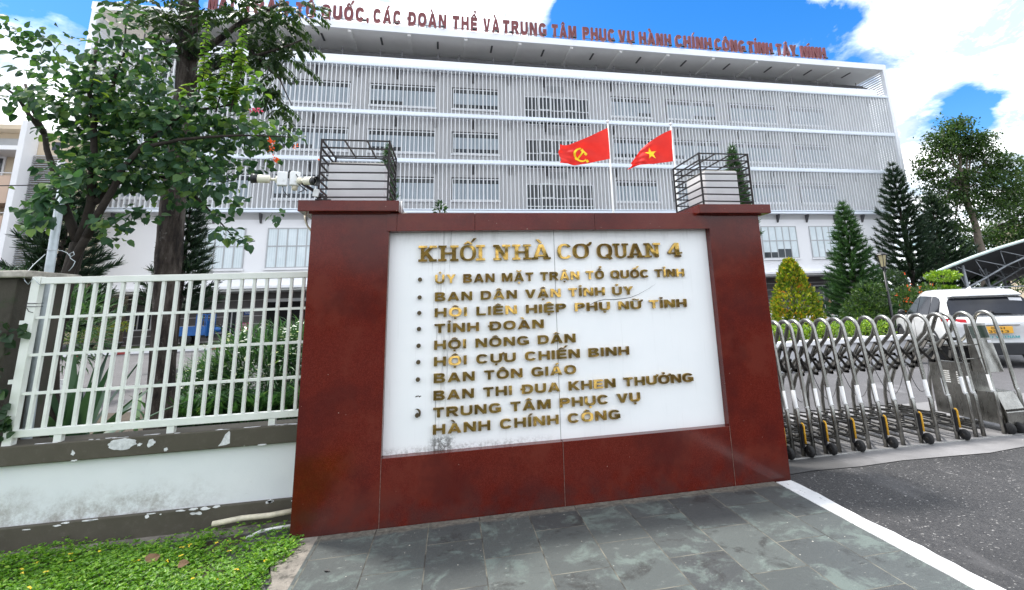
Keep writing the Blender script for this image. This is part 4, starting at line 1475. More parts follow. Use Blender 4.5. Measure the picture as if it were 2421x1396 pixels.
for sx in (-1, 1):
    side_panel([(.62, 1.10), (.86, 1.085), (1.22, 1.07), (1.22, 1.49), (1.0, 1.485), (.80, 1.44), (.70, 1.36)], sx, .010).build('side_window', M['carglass'], car)
    side_panel([(1.26, 1.07), (2.1, 1.06), (2.1, 1.50), (1.26, 1.49)], sx, .010).build('side_window', M['carglass'], car)
    side_panel([(2.14, 1.06), (3.0, 1.05), (2.85, 1.14), (2.42, 1.43), (2.14, 1.50)], sx, .010).build('side_window', M['carglass'], car)
    mc = CW / 2 + sx * 1.03
    mr = G()
    mr.lathe([(.001, -.06), (.07, -.055), (.088, -.01), (.075, .05), (.001, .075)], (mc, 2.78, 1.085), 12, 'y')
    mr.bar((CW / 2 + sx * .85, 2.82, 1.03), (mc, 2.8, 1.05), .05, .03)
    mr.build('wing_mirror', M['carwhite'] if sx > 0 else M['black'], car)
    for wy in (.88, 3.55):
        xw = CW / 2 + sx * .86
        wl = G()
        s_ = sx
        wl.lathe([(.001, -.11 * s_), (.27, -.11 * s_), (.335, -.09 * s_), (.345, 0), (.335, .06 * s_), (.24, .072 * s_)], (xw, wy, .345), 24, 'x')
        w_ = wl.build('wheel', M['rubber'], car)
        rim = G().lathe([(.24, .06 * s_), (.225, .072 * s_), (.06, .05 * s_), (.05, .075 * s_), (.001, .075 * s_)], (xw, wy, .345), 24, 'x')
        for k in range(5):
            a = 2 * math.pi * k / 5
            rim.bar((xw + .062 * s_, wy + .05 * math.cos(a), .345 + .05 * math.sin(a)), (xw + .066 * s_, wy + .22 * math.cos(a), .345 + .22 * math.sin(a)), .05, .02)
        rim.build('rim', M['chrome'], w_)
        ac = G()
        pr_ = [(wy + .41 * math.cos(a), .345 + .41 * math.sin(a)) for a in np.linspace(R(-8), R(188), 15)] + [(wy + .345 * math.cos(a), .345 + .345 * math.sin(a)) for a in np.linspace(R(188), R(-8), 15)]
        ac.prism(pr_, CW / 2 + sx * .86, CW / 2 + sx * .945, lambda a, b, d: (d, a, b))
        ac.build('wheel_arch', M['cardark'], car)
# rear window on the raked tailgate
c = CW / 2


def rear_pt(x, z, out):
    t = (z - 1.03) / .50
    y = .085 + .30 * t - out
    return Vector((x, y, z))


def rear_panel(poly, out, th=.06):
    f = [rear_pt(x, z, out) for x, z in poly]
    b_ = [rear_pt(x, z, out - th) for x, z in poly]
    n = len(poly)
    return G().add(f + b_, [tuple(range(n))] + [(i, (i + 1) % n, n + (i + 1) % n, n + i) for i in range(n)])


rear_panel([(c - .76, 1.10), (c - .70, 1.075), (c + .70, 1.075), (c + .76, 1.10), (c + .72, 1.36), (c + .66, 1.45), (c - .66, 1.45), (c - .72, 1.36)], .012).build('rear_window', M['carglass'], car)
G().loft([[Vector((c + sx * w, y, z)) for sx, w, y, z in ((-1, .66, .24, 1.485), (1, .66, .24, 1.485), (1, .70, .40, 1.47), (-1, .70, .40, 1.47))],
          [Vector((c + sx * w, y, z)) for sx, w, y, z in ((-1, .60, .25, 1.53), (1, .60, .25, 1.53), (1, .60, .60, 1.615), (-1, .60, .60, 1.615))]], smooth=False).build('spoiler', M['carwhite'], car, bevel=.015)
g = rear_panel([(c + .42, 1.375), (c + .64, 1.355), (c + .64, 1.42), (c + .42, 1.435)], .016, .004)
g.build('sticker', M['paper'], car)
g = G()
g.bar(rear_pt(c - .12, 1.115, .03), rear_pt(c + .34, 1.10, .03), .022, .012)
g.lathe([(.001, -.03), (.035, -.03), (.035, .03), (.001, .03)], tuple(rear_pt(c, 1.13, .02)), 10, 'y')
g.build('wiper', M['black'], car)
for sx in (-1, 1):
    g = G()
    x0, x1 = c + sx * .52, c + sx * .90
    g.add([(x0, -.005, .93), (x1 - sx * .03, .02, .945), (c + sx * .932, .20, .96), (c + sx * .932, .22, 1.02), (x1 - sx * .03, .055, 1.025), (x0, .035, 1.0),
           (x0, .1, .93), (x1, .2, .945), (x1, .2, 1.02), (x0, .1, 1.0)], [(0, 1, 4, 5), (1, 2, 3, 4), (0, 5, 9, 6), (4, 3, 8), (5, 4, 8, 9), (1, 7, 2), (0, 6, 7, 1)])
    g.build('tail_lamp', M['tail'], car)
G().loft([[Vector((c + sx * w, y, z)) for sx, w, y in ((-1, .93, .55), (-1, .91, .10), (-1, .80, -.03), (1, .80, -.03), (1, .91, .10), (1, .93, .55))] for z, in ((.26,), (.50,))], smooth=False).build('rear_bumper', M['cardark'], car, bevel=.02)
G().box(c - .26, c + .26, -.022, 0.0, .70, .84).build('number_plate', M['plate'], car, bevel=.004)
pl_ = car.children[-1]
g = G()
text_into(g, '50H', c - .12, c + .12, .785, .042, -.0245, .003, (.2, .17))
text_into(g, '39.43', c - .18, c + .18, .714, .05, -.0245, .003, (.2, .17))
g.build('plate_lettering', M['ink'], pl_, recalc=False)
g = G()
text_into(g, 'AUTO VIETNAM', c - .36, c + .36, .60, .05, .012, .02, (.18, .16))
g.build('lettering', M['teal'], car, recalc=False)
g = G()
pts = [(c + .06 * math.cos(a), -.012 + .03, .905 + .04 * math.sin(a)) for a in np.linspace(0, 2 * math.pi, 18)]
g.tube(pts, .006, 6)
g.build('badge', M['chrome'], car)
G().loft([[Vector((c - .02, .95, 1.64)), Vector((c + .02, .95, 1.64)), Vector((c + .02, 1.2, 1.64)), Vector((c - .02, 1.2, 1.64))], [Vector((c - .006, .94, 1.705)), Vector((c + .006, .94, 1.705)), Vector((c + .006, 1.02, 1.69)), Vector((c - .006, 1.02, 1.69))]], smooth=False).build('antenna_fin', M['carwhite'], car)
for sx in (-1, 1):
    G().lathe([(.001, -.04), (.03, -.04), (.035, .1), (.001, .1)], (c + sx * .6, .0, .25), 10, 'y').build('exhaust', M['chrome'], car)
    G().box(c + sx * .62 - .13, c + sx * .62 + .13, -.036, .0, .40, .43).build('reflector', M['tail'], car)
G().box(c - .40, c + .40, -.012, .03, .855, .885).build('tailgate_trim', M['chrome'], car, bevel=.006)

for sx in (-1, 1):
    g = G()
    xo = CW / 2 + sx * .931
    for yy_ in (1.26, 2.16, 3.02):
        g.box(xo - .003, xo + .003, yy_ - .005, yy_ + .005, .42, .97)
    g.box(xo - .003, xo + .003, 1.26, 3.02, .405, .415)
    g.build('door_seams', M['cardark'], car)
for sx in (-1, 1):
    xo = CW / 2 + sx * .925
    for yy_ in (1.42, 2.30):
        G().box(xo - .012, xo + .012, yy_, yy_ + .2, .90, .93).build('door_handle', M['carwhite'], car, bevel=.006)
# ------------------------------------------------------------------ office building
BY = .0199688
off = Matrix.Rotation(BY, 3, 'Z') @ Vector((0, 36, 0))
ob = thing('office_building', 'large white office block screened by bands of vertical louvres under a deep roof canopy', 'building', off, BY, local=True)
# own frame: x along the facade, y depth with the upper wall at 0, louvres at -2
U0, U1 = -20.3, 37.7
wall = G()
zc = 3.30
wall.box(U0, U1, .0, 10, 7.65, 19.69)
wb_ = wall.build('wall', M['wall'], ob)
lower = G().box(U0 + .0, U1, -.02, 10, zc, 7.649)
lw = lower.build('second_floor_wall', M['wallwhite'], ob)
G().box(U0 + .02, U1 + .8, -.30, .25, 18.75, 19.56).build('parapet', M['fascia'], ob)
G().box(U0 - .4, U1 + .05, -.55, 10, zc - .06, zc + .10).build('canopy_slab', M['wallwhite'], ob)
gfw = G().box(U0 + .5, U1 - .5, 3.0, 10, -.04, zc - .06).build('ground_floor_wall', M['tilewall'], ob)
G().box(U0 + .2, U1 - .2, -.3, 3.0, zc - .2, zc - .07).build('ground_floor_soffit', M['soffit'], ob)


def window_upper(u0, u1, z0, z1, panes, dark=()):
    f = G()
    t = .06
    f.box(u0, u1, -.03, .03, z1 - t, z1); f.box(u0, u1, -.03, .03, z0, z0 + t)
    for k in range(panes + 1):
        u = u0 + (u1 - u0 - t) * k / panes
        f.box(u, u + t, -.032, .028, z0 + .001, z1 - .001)
    fr = f.build('window', M['winframewhite'], ob)
    G().box(u0 + .01, u1 - .01, -.012, .02, z0 + .01, z1 - .36).build('blind', M['upblind'], fr)
    G().box(u0 + .01, u1 - .01, -.012, .02, z1 - .36, z1 - .01).build('top_pane', M['greyglass'], fr)
    if dark:
        g = G()
        for k in dark:
            a = u0 + (u1 - u0 - t) * k / panes + t
            g.box(a, a + (u1 - u0 - t) / panes - t, -.016, .0, z0 + .07, z0 + .36)
        g.build('open_sash', M['darkglass'], fr)
    rv = G()
    rv.box(u0 - .10, u0 - .003, -.03, .02, z0, z1 + .10)
    rv.box(u0 - .003, u1 + .003, -.03, .02, z1 + .002, z1 + .10)
    rv.build('reveal', M['bracket'], fr)
    G().box(u0 - .08, u1 + .08, -.12, -.035, z0 - .14, z0 - .005).build('sill', M['wallwhite'], fr)


cols = [(-19.6, -16.6, 3), (-15.9, -12.2, 4), (-10.9, -6.45, 4), (-5.12, -.55, 4), (.69, 4.05, 3), (13.02, 16.42, 3), (17.8, 22.2, 4), (23.45, 27.85, 4), (29.2, 32.7, 3)]
darks = {(3, 0): (0, 1), (4, 0): (0, 1, 2), (5, 0): (2,), (6, 0): (2, 3), (2, 1): (0, 1), (3, 1): (0, 1), (4, 1): (0, 1, 2), (5, 1): (0, 1, 2), (6, 1): (0, 2), (2, 2): (0, 1, 2)}
for r, (z0, z1) in enumerate(((15.95, 17.53), (12.50, 14.07), (9.05, 10.62))):
    for ci, (a, b, n) in enumerate(cols):
        window_upper(a, b, z0, z1, n, darks.get((ci, r), ()))
    # middle bay: tall dark glazing and a vent grille over it
    a, b = 6.05, 11.15
    f = G()
    zt, zb2 = z1 - .30, z0 - 1.0
    for k in range(6):
        u = a + (b - a - .06) * k / 5
        f.box(u, u + .06, -.04, .02, zb2, zt)
    for z in (zb2, zb2 + .55, zb2 + 1.15, zt - .06):
        f.box(a, b, -.038, .018, z, z + .06)
    fr = f.build('window', M['winframewhite'], ob)
    G().box(a + .01, b - .01, -.012, .018, zb2 + .01, zt - .01).build('pane', M['greyglass'], fr)
    g = G()
    for k in (1, 3):
        u = a + (b - a - .06) * k / 5
        w = (b - a) / 5
        for q in (u, u + w - .05):
            g.box(q, q + .12, -.09, -.045, zb2 + 1.2, zt + .02)
        g.box(u, u + w + .07, -.092, -.043, zb2 + 1.15, zb2 + 1.27)
        g.box(u, u + w + .07, -.092, -.043, zt - .06, zt + .06)
        g.build('open_casement', M['winframewhite'], fr)
        g = G()
    vg = G()
    for k in range(7):
        vg.box(7.55, 9.15, -.06, -.03, z1 + .13 + k * .075, z1 + .18 + k * .075)
    vg.build('vent_grille', M['louvre'], ob)


def window_lower(u0, u1, dark):
    z0, z1 = 4.50, 7.10
    f = G()
    t = .07
    zm = 5.88
    for z in (z0, zm, z1 - t):
        f.box(u0, u1, -.09, -.03, z, z + t)
    for k in range(6):
        u = u0 + (u1 - u0 - t) * k / 5
        f.box(u, u + t, -.092, -.032, z0 + .001, z1 - .001)
    fr = f.build('window', M['winframe'], ob)
    G().box(u0 + .01, u1 - .01, -.06, -.022, z0 + .01, z1 - .01).build('blind', M['blind'], fr)
    if dark:
        g = G()
        for k, h in dark:
            a = u0 + (u1 - u0 - t) * k / 5 + t
            g.box(a, a + (u1 - u0 - t) / 5 - t, -.064, -.05, z0 + .07, z0 + h)
        g.build('open_gap', M['darkglass'], fr)
    G().box(u0 - .08, u1 + .08, -.16, -.093, z0 - .12, z0 - .003).build('sill', M['wallwhite'], fr)


for i, (a, b) in enumerate(((-15.1, -12.25), (-10.98, -8.0), (-6.7, -3.8), (-2.4, .5), (1.9, 4.8), (6.2, 9.1), (10.5, 13.4), (14.8, 17.7), (20.6, 23.5), (25.0, 28.25), (29.47, 32.6))):
    window_lower(a, b, {9: ((0, .5), (1, .5), (2, .75), (3, .75)), 10: ((2, .45), (3, .45), (4, .45))}.get(i))

# louvre screens: four bands of vertical fins with a rail above
bands = ((18.65, 15.298), (15.016, 11.852), (11.57, 8.302))
LU0, LU1 = -21.93, 39.2
FIN, FT, ST = .19, .046, .283
LV = -.55
cs, sn = math.cos(R(-1)), math.sin(R(-1))
for bi, (zt, zb2) in enumerate(bands):
    g = G()
    n = int((LU1 - LU0) / ST)
    for i in range(n):
        u = LU0 + .15 + i * ST
        dv = random.uniform(-.006, .006)
        ax, ay = FIN / 2 * sn, FIN / 2 * cs
        tx, ty = FT / 2 * cs, -FT / 2 * sn
        sec = [(u + i_ * tx + j_ * ax, LV + i_ * ty + j_ * ay) for i_, j_ in ((-1, -1), (1, -1), (1, 1), (-1, 1))]
        g.prism(sec, zb2, zt, lambda a, b, d: (a + dv, b, d))
    lo = g.build('louvre_screen', M['fin'], ob)
    rl = G()
    rl.box(LU0, LU1, LV - .13, LV + .13, zt, zt + .05)
    rl.box(LU0, LU1, LV - .15, LV + .15, zt + .052, zt + (.29 if bi else .2))
    rl.box(LU0, LU1, LV - .14, LV + .14, zb2 - .07, zb2)
    if bi == 2:
        rl.box(LU0, LU1, LV - .16, LV + .16, zb2 - .27, zb2 - .12)
    rl.build('rail', M['finrail'], lo)
    u = -19.6
    while u < 38.5:
        for z, on_ in ((zt - .02, True), (zb2 - .28, bi == 2)):
            if on_:
                bk_ = G()
                bk_.prism([(LV + .14, z), (-.03, z), (-.03, z - .62), (-.12, z - .62), (LV + .14, z - .12)], u - .05, u + .05, lambda a, b, d: (d, a, b))
                bk_.build('bracket', M['bracket'], lo)
        u += 2.72
# roof canopy with side frames
zs, zf = 21.416, 21.939
ro = G().box(-22.3, 39.55, -.55, 9, zs + .02, zf - .02).build('roof', M['soffit'], ob)
G().box(-22.35, 39.6, -.70, -.55, zs, zf).build('fascia', M['fascia'], ro)
u = -19.0
while u < 38.5:
    G().box(u - .12, u + .12, -.54, 3.2, zs - .16, zs + .019).build('soffit_beam', M['soffit'], ro)
    G().box(u + 1.98, u + 2.12, .3, 1.4, zs - .02, zs + .019).build('soffit_slot', M['bracket'], ro)
    G().tube([(u - .5, -.02, 19.5), (u - .5, -.02, 20.25)], .045, 6).build('rail_post', M['bracket'], ob)
    G().tube([(u + 2.1, -.02, 19.5), (u + 2.1, -.02, 20.25)], .045, 6).build('rail_post', M['bracket'], ob)
    u += 4.12
for y_, z_, r_ in ((.6, 20.1, .06), (1.1, 20.45, .10), (2.8, zs - .35, .14)):
    G().tube([(-20, y_, z_), (38.5, y_, z_)], r_, 6).build('roof_pipe', M['bracket'], ro)
G().box(-20, 38.5, 3.2, 3.4, 19.5, zs).build('attic_wall', M['louvre'], ob)
for u, z0_ in ((39.22, 10.9), (-22.28, 7.6)):
    G().box(u, u + .33, -.72, -.36, z0_, zs).build('side_frame', M['fascia'], ob)
    g = G()
    z = z0_ + .2
    while z < zs - .05:
        g.obox((u + .1, 1.6, z), (.04, 3.9, .16), Matrix.Rotation(R(25), 3, 'Y'))
        z += .22
    g.build('side_louvre', M['fin'], ob)

# ground floor features
def gf_box(name, u0, u1, z0, z1, m, d=.03, parent=None):
    return G().box(u0, u1, 3.0 - d, 3.0 + .02, z0, z1).build(name, M[m], parent or ob)


for u0, u1, z0, z1 in ((-11.55, -5.0, 0, 2.45), (19.5, 25.5, 0, 2.35)):
    gf_box('entrance', u0, u1, z0, z1, 'darkvoid')
    G().box(u0 - .1, u1 + .1, 2.86, 2.969, z1, z1 + .22).build('entrance_lintel', M['palewhite'], ob)
for u0, u1, z0, z1 in ((-14.0, -13.0, .35, 1.95), (31.6, 34.2, .1, 2.35), (-19.5, -18.3, .9, 2.0)):
    f = gf_box('ground_window', u0, u1, z0, z1, 'palewhite', .03)
    g = G()
    for k in range(3):
        a = u0 + .08 + (u1 - u0 - .08) * k / 3
        g.box(a, a + (u1 - u0 - .08) / 3 - .08, 2.955, 2.985, z0 + .08, z1 - .08)
    g.build('pane', M['darkglass'], f)
for n_, u0, u1, z0, z1, m, lab in (('notice_board', -13.35, -12.55, .66, 1.15, 'pink', 'small pink sign on the dark ground floor wall of the office block'),
                                  ('wall_sign', -12.9, -12.35, 1.65, 1.95, 'bluesign', 'small blue plate beside the dark entrance of the office block'),
                                  ('paper_notice', 30.55, 31.4, 1.30, 2.0, 'paper', 'white paper notice on the wall between the golden topiary and the pine')):
    b = thing(n_, lab, 'sign', off + Matrix.Rotation(BY, 3, 'Z') @ Vector(((u0 + u1) / 2, 2.95, z0)), BY, local=True)
    w = (u1 - u0) / 2
    G().box(-w, w, -.03, .0, 0, z1 - z0).build('board', M[m], b)
    g = G()
    for k in range(3):
        zz_ = (z1 - z0) * (.22 + .26 * k)
        ww = w * (.7, .82, .6)[k]
        x = -ww
        while x < ww:
            d_ = random.uniform(.03, .07)
            g.box(x, min(ww, x + d_), -.036, -.031, zz_, zz_ + (z1 - z0) * .13)
            x += d_ + .022
    g.build('lettering', M['ink'] if m == 'paper' else M['paper'], b)

# roof lettering
rs = thing('roof_sign', 'long row of maroon letters standing on the roof edge of the office block', 'sign', off + Matrix.Rotation(BY, 3, 'Z') @ Vector((10, -.5, zf)), BY, local=True)
words = [('MẶT', -15.75, -14.11), ('TRẬN', -13.60, -10.76), ('TỔ', -10.28, -8.99), ('QUỐC,', -8.60, -5.37), ('CÁC', -5.07, -3.13), ('ĐOÀN', -2.67, 0.15), ('THỂ', 0.61, 2.46), ('VÀ', 2.91, 4.15),
         ('TRUNG', 4.42, 7.84), ('TÂM', 8.29, 10.27), ('PHỤC', 10.80, 13.51), ('VỤ', 13.83, 15.19), ('HÀNH', 15.63, 18.44), ('CHÍNH', 18.82, 22.15), ('CÔNG', 22.47, 25.33), ('TỈNH', 25.65, 28.01), ('TÂY', 28.46, 30.43), ('NİNH', 30.89, 33.43)]
for w, a, b in words:
    g = G()
    text_into(g, w, a - 10, b - 10, .20, 1.06, -.14, .20, (.31, .225), .24)
    lt = g.build('lettering', M['maroon'], rs, None, recalc=False)
    for fx in np.arange(b - 10 - .25, a - 10, -2.6):
        G().obox((fx, -.36, .13), (.26, .10, .16), Matrix.Rotation(R(-35), 3, 'X')).build('floodlight', M['black'], rs)
    g = G()
    x = a - 10 + .15
    while x < b - 10:
        g.tube([(x, .05, -.02), (x, .05, .9)], .018, 5)
        g.tube([(x, .05, .75), (x + .05, .75, -.02)], .015, 5)
        x += .62
    g.box(a - 10, b - 10, .03, .07, .3, .35)
    g.build('letter_stand', M['bracket'], lt)

# ------------------------------------------------------------------ neighbouring building, left
nb = thing('apartment_building', 'beige apartment block with balconies and a grey louvred stair shaft at the left edge', 'building', (-23, 31, 0))
G().box(-34, -21.80, 31.2, 42, -.04, 11.62).build('wall', M['beige'], nb)
G().box(-34.5, -21.7, 30.4, 42.5, 11.62, 11.86).build('roof', M['beige'], nb)
G().box(-21.76, -21.50, 29.7, 31.6, -.04, 11.85).build('white_pier', M['palewhite'], nb)
G().box(-34, -21.77, 29.75, 31.19, 10.30, 10.52).build('balcony_slab', M['palewhite'], nb)
for zt, zb2 in ((8.95, 7.70), (6.9, 5.55), (4.9, 3.5)):
    bl = G().box(-34, -21.85, 29.8, 30.0, zb2, zt).build('balcony', M['peach'], nb)
    G().box(-34, -21.84, 29.79, 31.19, zb2 - .16, zb2 - .002).build('slab', M['peach'], bl)
    G().tube([(-34, 29.9, zt + .16), (-21.9, 29.9, zt + .16)], .03, 6).build('handrail', M['palewhite'], bl)
for k in range(3):
    u = -24.6 - k * 3.6
    for z in (8.6, 5.6, 2.4):
        f = G().box(u, u + 1.4, 31.12, 31.21, z, z + 1.7).build('window', M['palewhite'], nb)
        G().box(u + .1, u + 1.3, 31.1, 31.13, z + .1, z + 1.6).build('pane', M['greyglass'], f)
    f = G().box(u + .2, u + 2.0, 31.1, 31.21, 10.65, 11.3).build('window', M['louvre'], nb)
sh = G().box(-21.49, -20.25, 30.6, 34, -.04, 11.3).build('stair_shaft', M['beige'], nb)
g = G()
z = .3
while z < 10.2:
    g.obox((-20.87, 30.45, z), (1.22, .14, .025), Matrix.Rotation(R(35), 3, 'X'))
    z += .115
g.build('louvres', M['louvre'], sh)
g = G().box(-20.25, -20.08, 30.2, 31, -.04, 9.9)
g.build('edge_post', M['palewhite'], sh)
G().box(-20.85, -20.5, 30.57, 30.6, 10.55, 11.0).build('vent', M['darkglass'], sh)
wr = G().tube([(-30, 22, 6.6), (-20, 21.5, 6.42), (-14.2, 21, 6.45)], .02, 5)
tag(wr.build('power_line', M['black']), 'thin black overhead line crossing in front of the beige apartment block', 'cable')

# ------------------------------------------------------------------ flags
def flag_mesh(pole_x, y0, ztop, zbot, width, bend, ph):
    def F(s, t):
        # s from hoist to fly, t from top to bottom
        x = pole_x - width * (s - .06 * s * s)
        droop = bend[0] * s + bend[1] * s * s
        lift = bend[2] * s + bend[3] * s * s
        top, bot = ztop + droop, zbot + lift
        z = top + (bot - top) * t
        a = .10 + .32 * s
        y = y0 - a * math.sin(5.2 * s + 1.6 * t + ph) - .07 * s * math.sin(13 * s - 4 * t + ph) + .35 * s
        y += .035 * math.sin(17 * s * (t + .3) + 6 * t) * min(1, 3 * s)
        x += .05 * s * math.sin(9 * t + ph) - .10 * s * t
        return Vector((x, y, z))
    return F


def drape(g, F, polys, ab, out):
    """2D emblem polygons triangulated finely and laid on both faces of the cloth"""
    for poly in polys:
        b = bmesh.new()
        vs = [b.verts.new((x, y, 0)) for x, y in poly]
        b.faces.new(vs)
        bmesh.ops.triangulate(b, faces=b.faces)
        for _ in range(3):
            bmesh.ops.subdivide_edges(b, edges=[e for e in b.edges if e.calc_length() > .06], cuts=1)
            bmesh.ops.triangulate(b, faces=b.faces)
        b.verts.index_update()
        st = [ab(v.co.x, v.co.y) for v in b.verts]
        fs = [[v.index for v in f.verts] for f in b.faces]
        for sg in (-1, 1):
            pts = []
            for s_, t_ in st:
                p = F(s_, t_)
                n = (F(s_ + .01, t_) - p).cross(F(s_, t_ + .01) - p).normalized()
                pts.append(p + n * out * sg)
            g.add(pts, fs)
        b.free()


def make_flag(label, polys, F, ab, name):
    fl = thing('flag', label, 'flag', F(0, 1), group='red flags on the two poles')
    nu, nv = 44, 26
    g = G()
    g.add([F(i / nu, j / nv) for j in range(nv + 1) for i in range(nu + 1)], [(j * (nu + 1) + i, j * (nu + 1) + i + 1, (j + 1) * (nu + 1) + i + 1, (j + 1) * (nu + 1) + i) for j in range(nv) for i in range(nu)], 0, True)
    g.build('cloth', M['flag'], fl)
    g = G()
    drape(g, F, polys, ab, .012)
    g.build(name, M['flagyellow'], fl)


def flag_pole(x, y, top, label):
    t = thing('flagpole', label, 'flagpole', (x, y, 0), group='flagpoles in front of the office block')
    G().tube([(x, y, -.04), (x, y, top * .55), (x - .01, y, top)], [.06, .05, .035], 12).build('pole', M['pvcwhite'], t)
    G().lathe([(.0, -.08), (.06, -.05), (.085, 0), (.06, .05), (.0, .08)], (x - .01, y, top + .07), 14).build('finial', M['palewhite'], t)
    G().box(x - .4, x + .4, y - .4, y + .4, -.04, .25).build('base', M['potgrey'], t)


FYF = 22.0
k_ = FYF / 20
p1t, p1b = at(1435, 303, FYF), at(1440, 377, FYF)
p2t, p2b = at(1585, 309, FYF), at(1591, 381, FYF)
flag_pole((p1t.x + p1b.x) / 2 + .06, FYF, at(1433, 291, FYF).z, 'white flagpole carrying the hammer and sickle flag')
flag_pole((p2t.x + p2b.x) / 2 + .06, FYF, at(1581, 297, FYF).z, 'white flagpole carrying the yellow star flag, right of the other pole')
sc1 = lambda px: px / 1200.76 * (FYF / .955)
F1 = flag_mesh(p1t.x + .02, FYF, p1t.z, p1b.z, 2.42, (-1.35, .62, -.42, .20), .6)
F2 = flag_mesh(p2t.x + .02, FYF, p2t.z, p2b.z, 2.28, (-.62, -1.02, -.12, -.30), 2.2)
# hammer and sickle, in units of its half height (a to the right, b up)
arc_o = [(1.0 * math.cos(a) - .05, 1.0 * math.sin(a)) for a in np.linspace(R(88), R(322), 22)]
arc_i = [((.74 + .10 * math.sin(k / 21 * math.pi)) * math.cos(a) * .96 + .10, (.74 + .06 * math.sin(k / 21 * math.pi)) * math.sin(a) + .05) for k, a in enumerate(np.linspace(R(318), R(88), 22))]
sick = arc_o + arc_i
grip = [(.62, -.72), (.88, -.52), (1.12, -.78), (.86, -.98)]
knob = [(-.78, -.42), (-1.02, -.72), (-.82, -.92), (-.52, -.66)]
hand = [(-.80, -.80), (-.66, -.94), (.42, .34), (.24, .48)]
hammer_head = [(-.05, .62), (.26, .92), (.86, .14), (.66, -.10), (.42, .12), (.52, .24)]
hh_ = .23
make_flag('red flag with a yellow hammer and sickle flying from the left pole', [sick, grip, knob, hand, hammer_head],
          F1, lambda a, b: (.52 - a * .135, .60 - b * .29 + a * .10), 'hammer_and_sickle')
star = []
for k in range(10):
    a = R(90 + 36 * k + 6)
    r_ = 1.0 if k % 2 == 0 else .40
    star.append((r_ * math.cos(a), r_ * math.sin(a)))
make_flag('red flag with a yellow five-pointed star flying from the right pole', [star], F2, lambda a, b: (.44 - a * .145, .53 - b * .27 + a * .10), 'star')
# ------------------------------------------------------------------ plants
def px_cluster(u, v, ru, rv, y, dy, n, shell=.1):
    """points spread through an ellipsoid of real size at depth y"""
    c = at(u, v, y)
    k = (c.y * .955 + c.x * .202) / F_PX
    P, D = ellipsoid_pts(n, c, (ru * k, dy, rv * k), shell)
    return P, D, k


def limb(g, pts, r0, r1, n=8, wob=.02):
    pts = [Vector(p) for p in pts]
    out_ = []
    for i in range(len(pts) - 1):
        for t in (0, .5):
            p = pts[i].lerp(pts[i + 1], t)
            if i or t:
                p += Vector((random.uniform(-wob, wob), random.uniform(-wob, wob), 0))
            out_.append(p)
    out_.append(pts[-1])
    m = len(out_)
    g.tube(out_, [r0 + (r1 - r0) * (i / (m - 1)) for i in range(m)], n)


# --- the bushy round leaved tree behind the fence
rt = thing('broadleaf_tree', 'bushy small tree with large round dark leaves behind the left end of the fence', 'tree', (-3.9, 6.5, 0))
g = G()
A = lambda u, v, y: at(u, v, y)
limb(g, [(-3.95, 6.5, -.05), A(120, 860, 6.5), A(150, 700, 6.5), A(185, 575, 6.5)], .088, .070, 10)
limb(g, [A(150, 760, 6.45), A(165, 640, 6.4), A(205, 560, 6.35)], .048, .042)
limb(g, [A(185, 575, 6.5), A(150, 480, 6.5), A(125, 400, 6.55), A(100, 310, 6.6), A(60, 200, 6.7)], .051, .014)
limb(g, [A(150, 480, 6.4), A(135, 470, 5.6), A(120, 470, 5.05)], .020, .006)
limb(g, [A(105, 318, 6.6), A(40, 230, 6.6), A(5, 205, 6.6)], .027, .008)
limb(g, [A(185, 575, 6.5), A(215, 480, 6.4), A(225, 360, 6.3), A(215, 220, 6.3), A(230, 90, 6.4)], .054, .014)
limb(g, [A(205, 560, 6.35), A(260, 450, 6.2), A(330, 350, 6.2), A(440, 265, 6.2), A(560, 245, 6.2)], .044, .010)
limb(g, [A(330, 350, 6.2), A(420, 330, 6.0), A(560, 320, 6.0), A(690, 325, 6.1)], .027, .006)
limb(g, [A(225, 480, 6.4), A(300, 420, 6.7), A(420, 420, 6.8), A(500, 500, 6.6), A(560, 570, 6.5)], .034, .004)
limb(g, [A(260, 240, 6.3), A(290, 130, 6.3), A(300, 20, 6.4)], .020, .006)
for (u, v) in ((490, 60), (540, 110), (575, 85)):
    limb(g, [A(u - 30, 265, 6.1), A(u - 8, 180, 6.1), A(u, v, 6.1)], .008, .003, 5)
g.build('trunk', M['barkdark'], rt)
clus = [(55, 215, 58, 22, 26), (30, 245, 34, 24, 14), (55, 72, 55, 16, 16), (95, 110, 40, 40, 16), (150, 95, 40, 26, 8), (105, 160, 55, 40, 26), (20, 90, 25, 14, 8),
        (165, 235, 85, 60, 95), (235, 190, 80, 60, 85), (300, 255, 95, 70, 130), (210, 320, 95, 60, 130), (330, 335, 105, 70, 165), (430, 300, 85, 55, 110), (450, 375, 85, 55, 115),
        (290, 405, 120, 55, 165), (205, 415, 85, 50, 90), (115, 480, 50, 45, 30), (95, 510, 40, 40, 12), (525, 330, 60, 55, 62), (565, 290, 55, 35, 42), (610, 330, 50, 38, 40), (645, 320, 42, 22, 22),
        (695, 322, 24, 14, 7), (500, 430, 62, 45, 56), (420, 450, 60, 35, 40), (250, 130, 45, 55, 40), (290, 70, 32, 65, 32), (365, 130, 38, 60, 34), (345, 190, 55, 40, 36), (320, 30, 25, 30, 12),
        (505, 505, 18, 22, 9), (530, 550, 22, 28, 12), (575, 572, 18, 14, 8), (265, 530, 42, 26, 20), (335, 505, 32, 26, 16), (560, 475, 22, 25, 10), (640, 385, 20, 22, 6), (245, 560, 28, 24, 8),
        (480, 250, 60, 40, 40), (560, 235, 50, 22, 18), (590, 200, 40, 30, 12), (650, 500, 12, 30, 5), (580, 395, 40, 30, 18), (380, 260, 60, 50, 50)]
parts, small = [], []
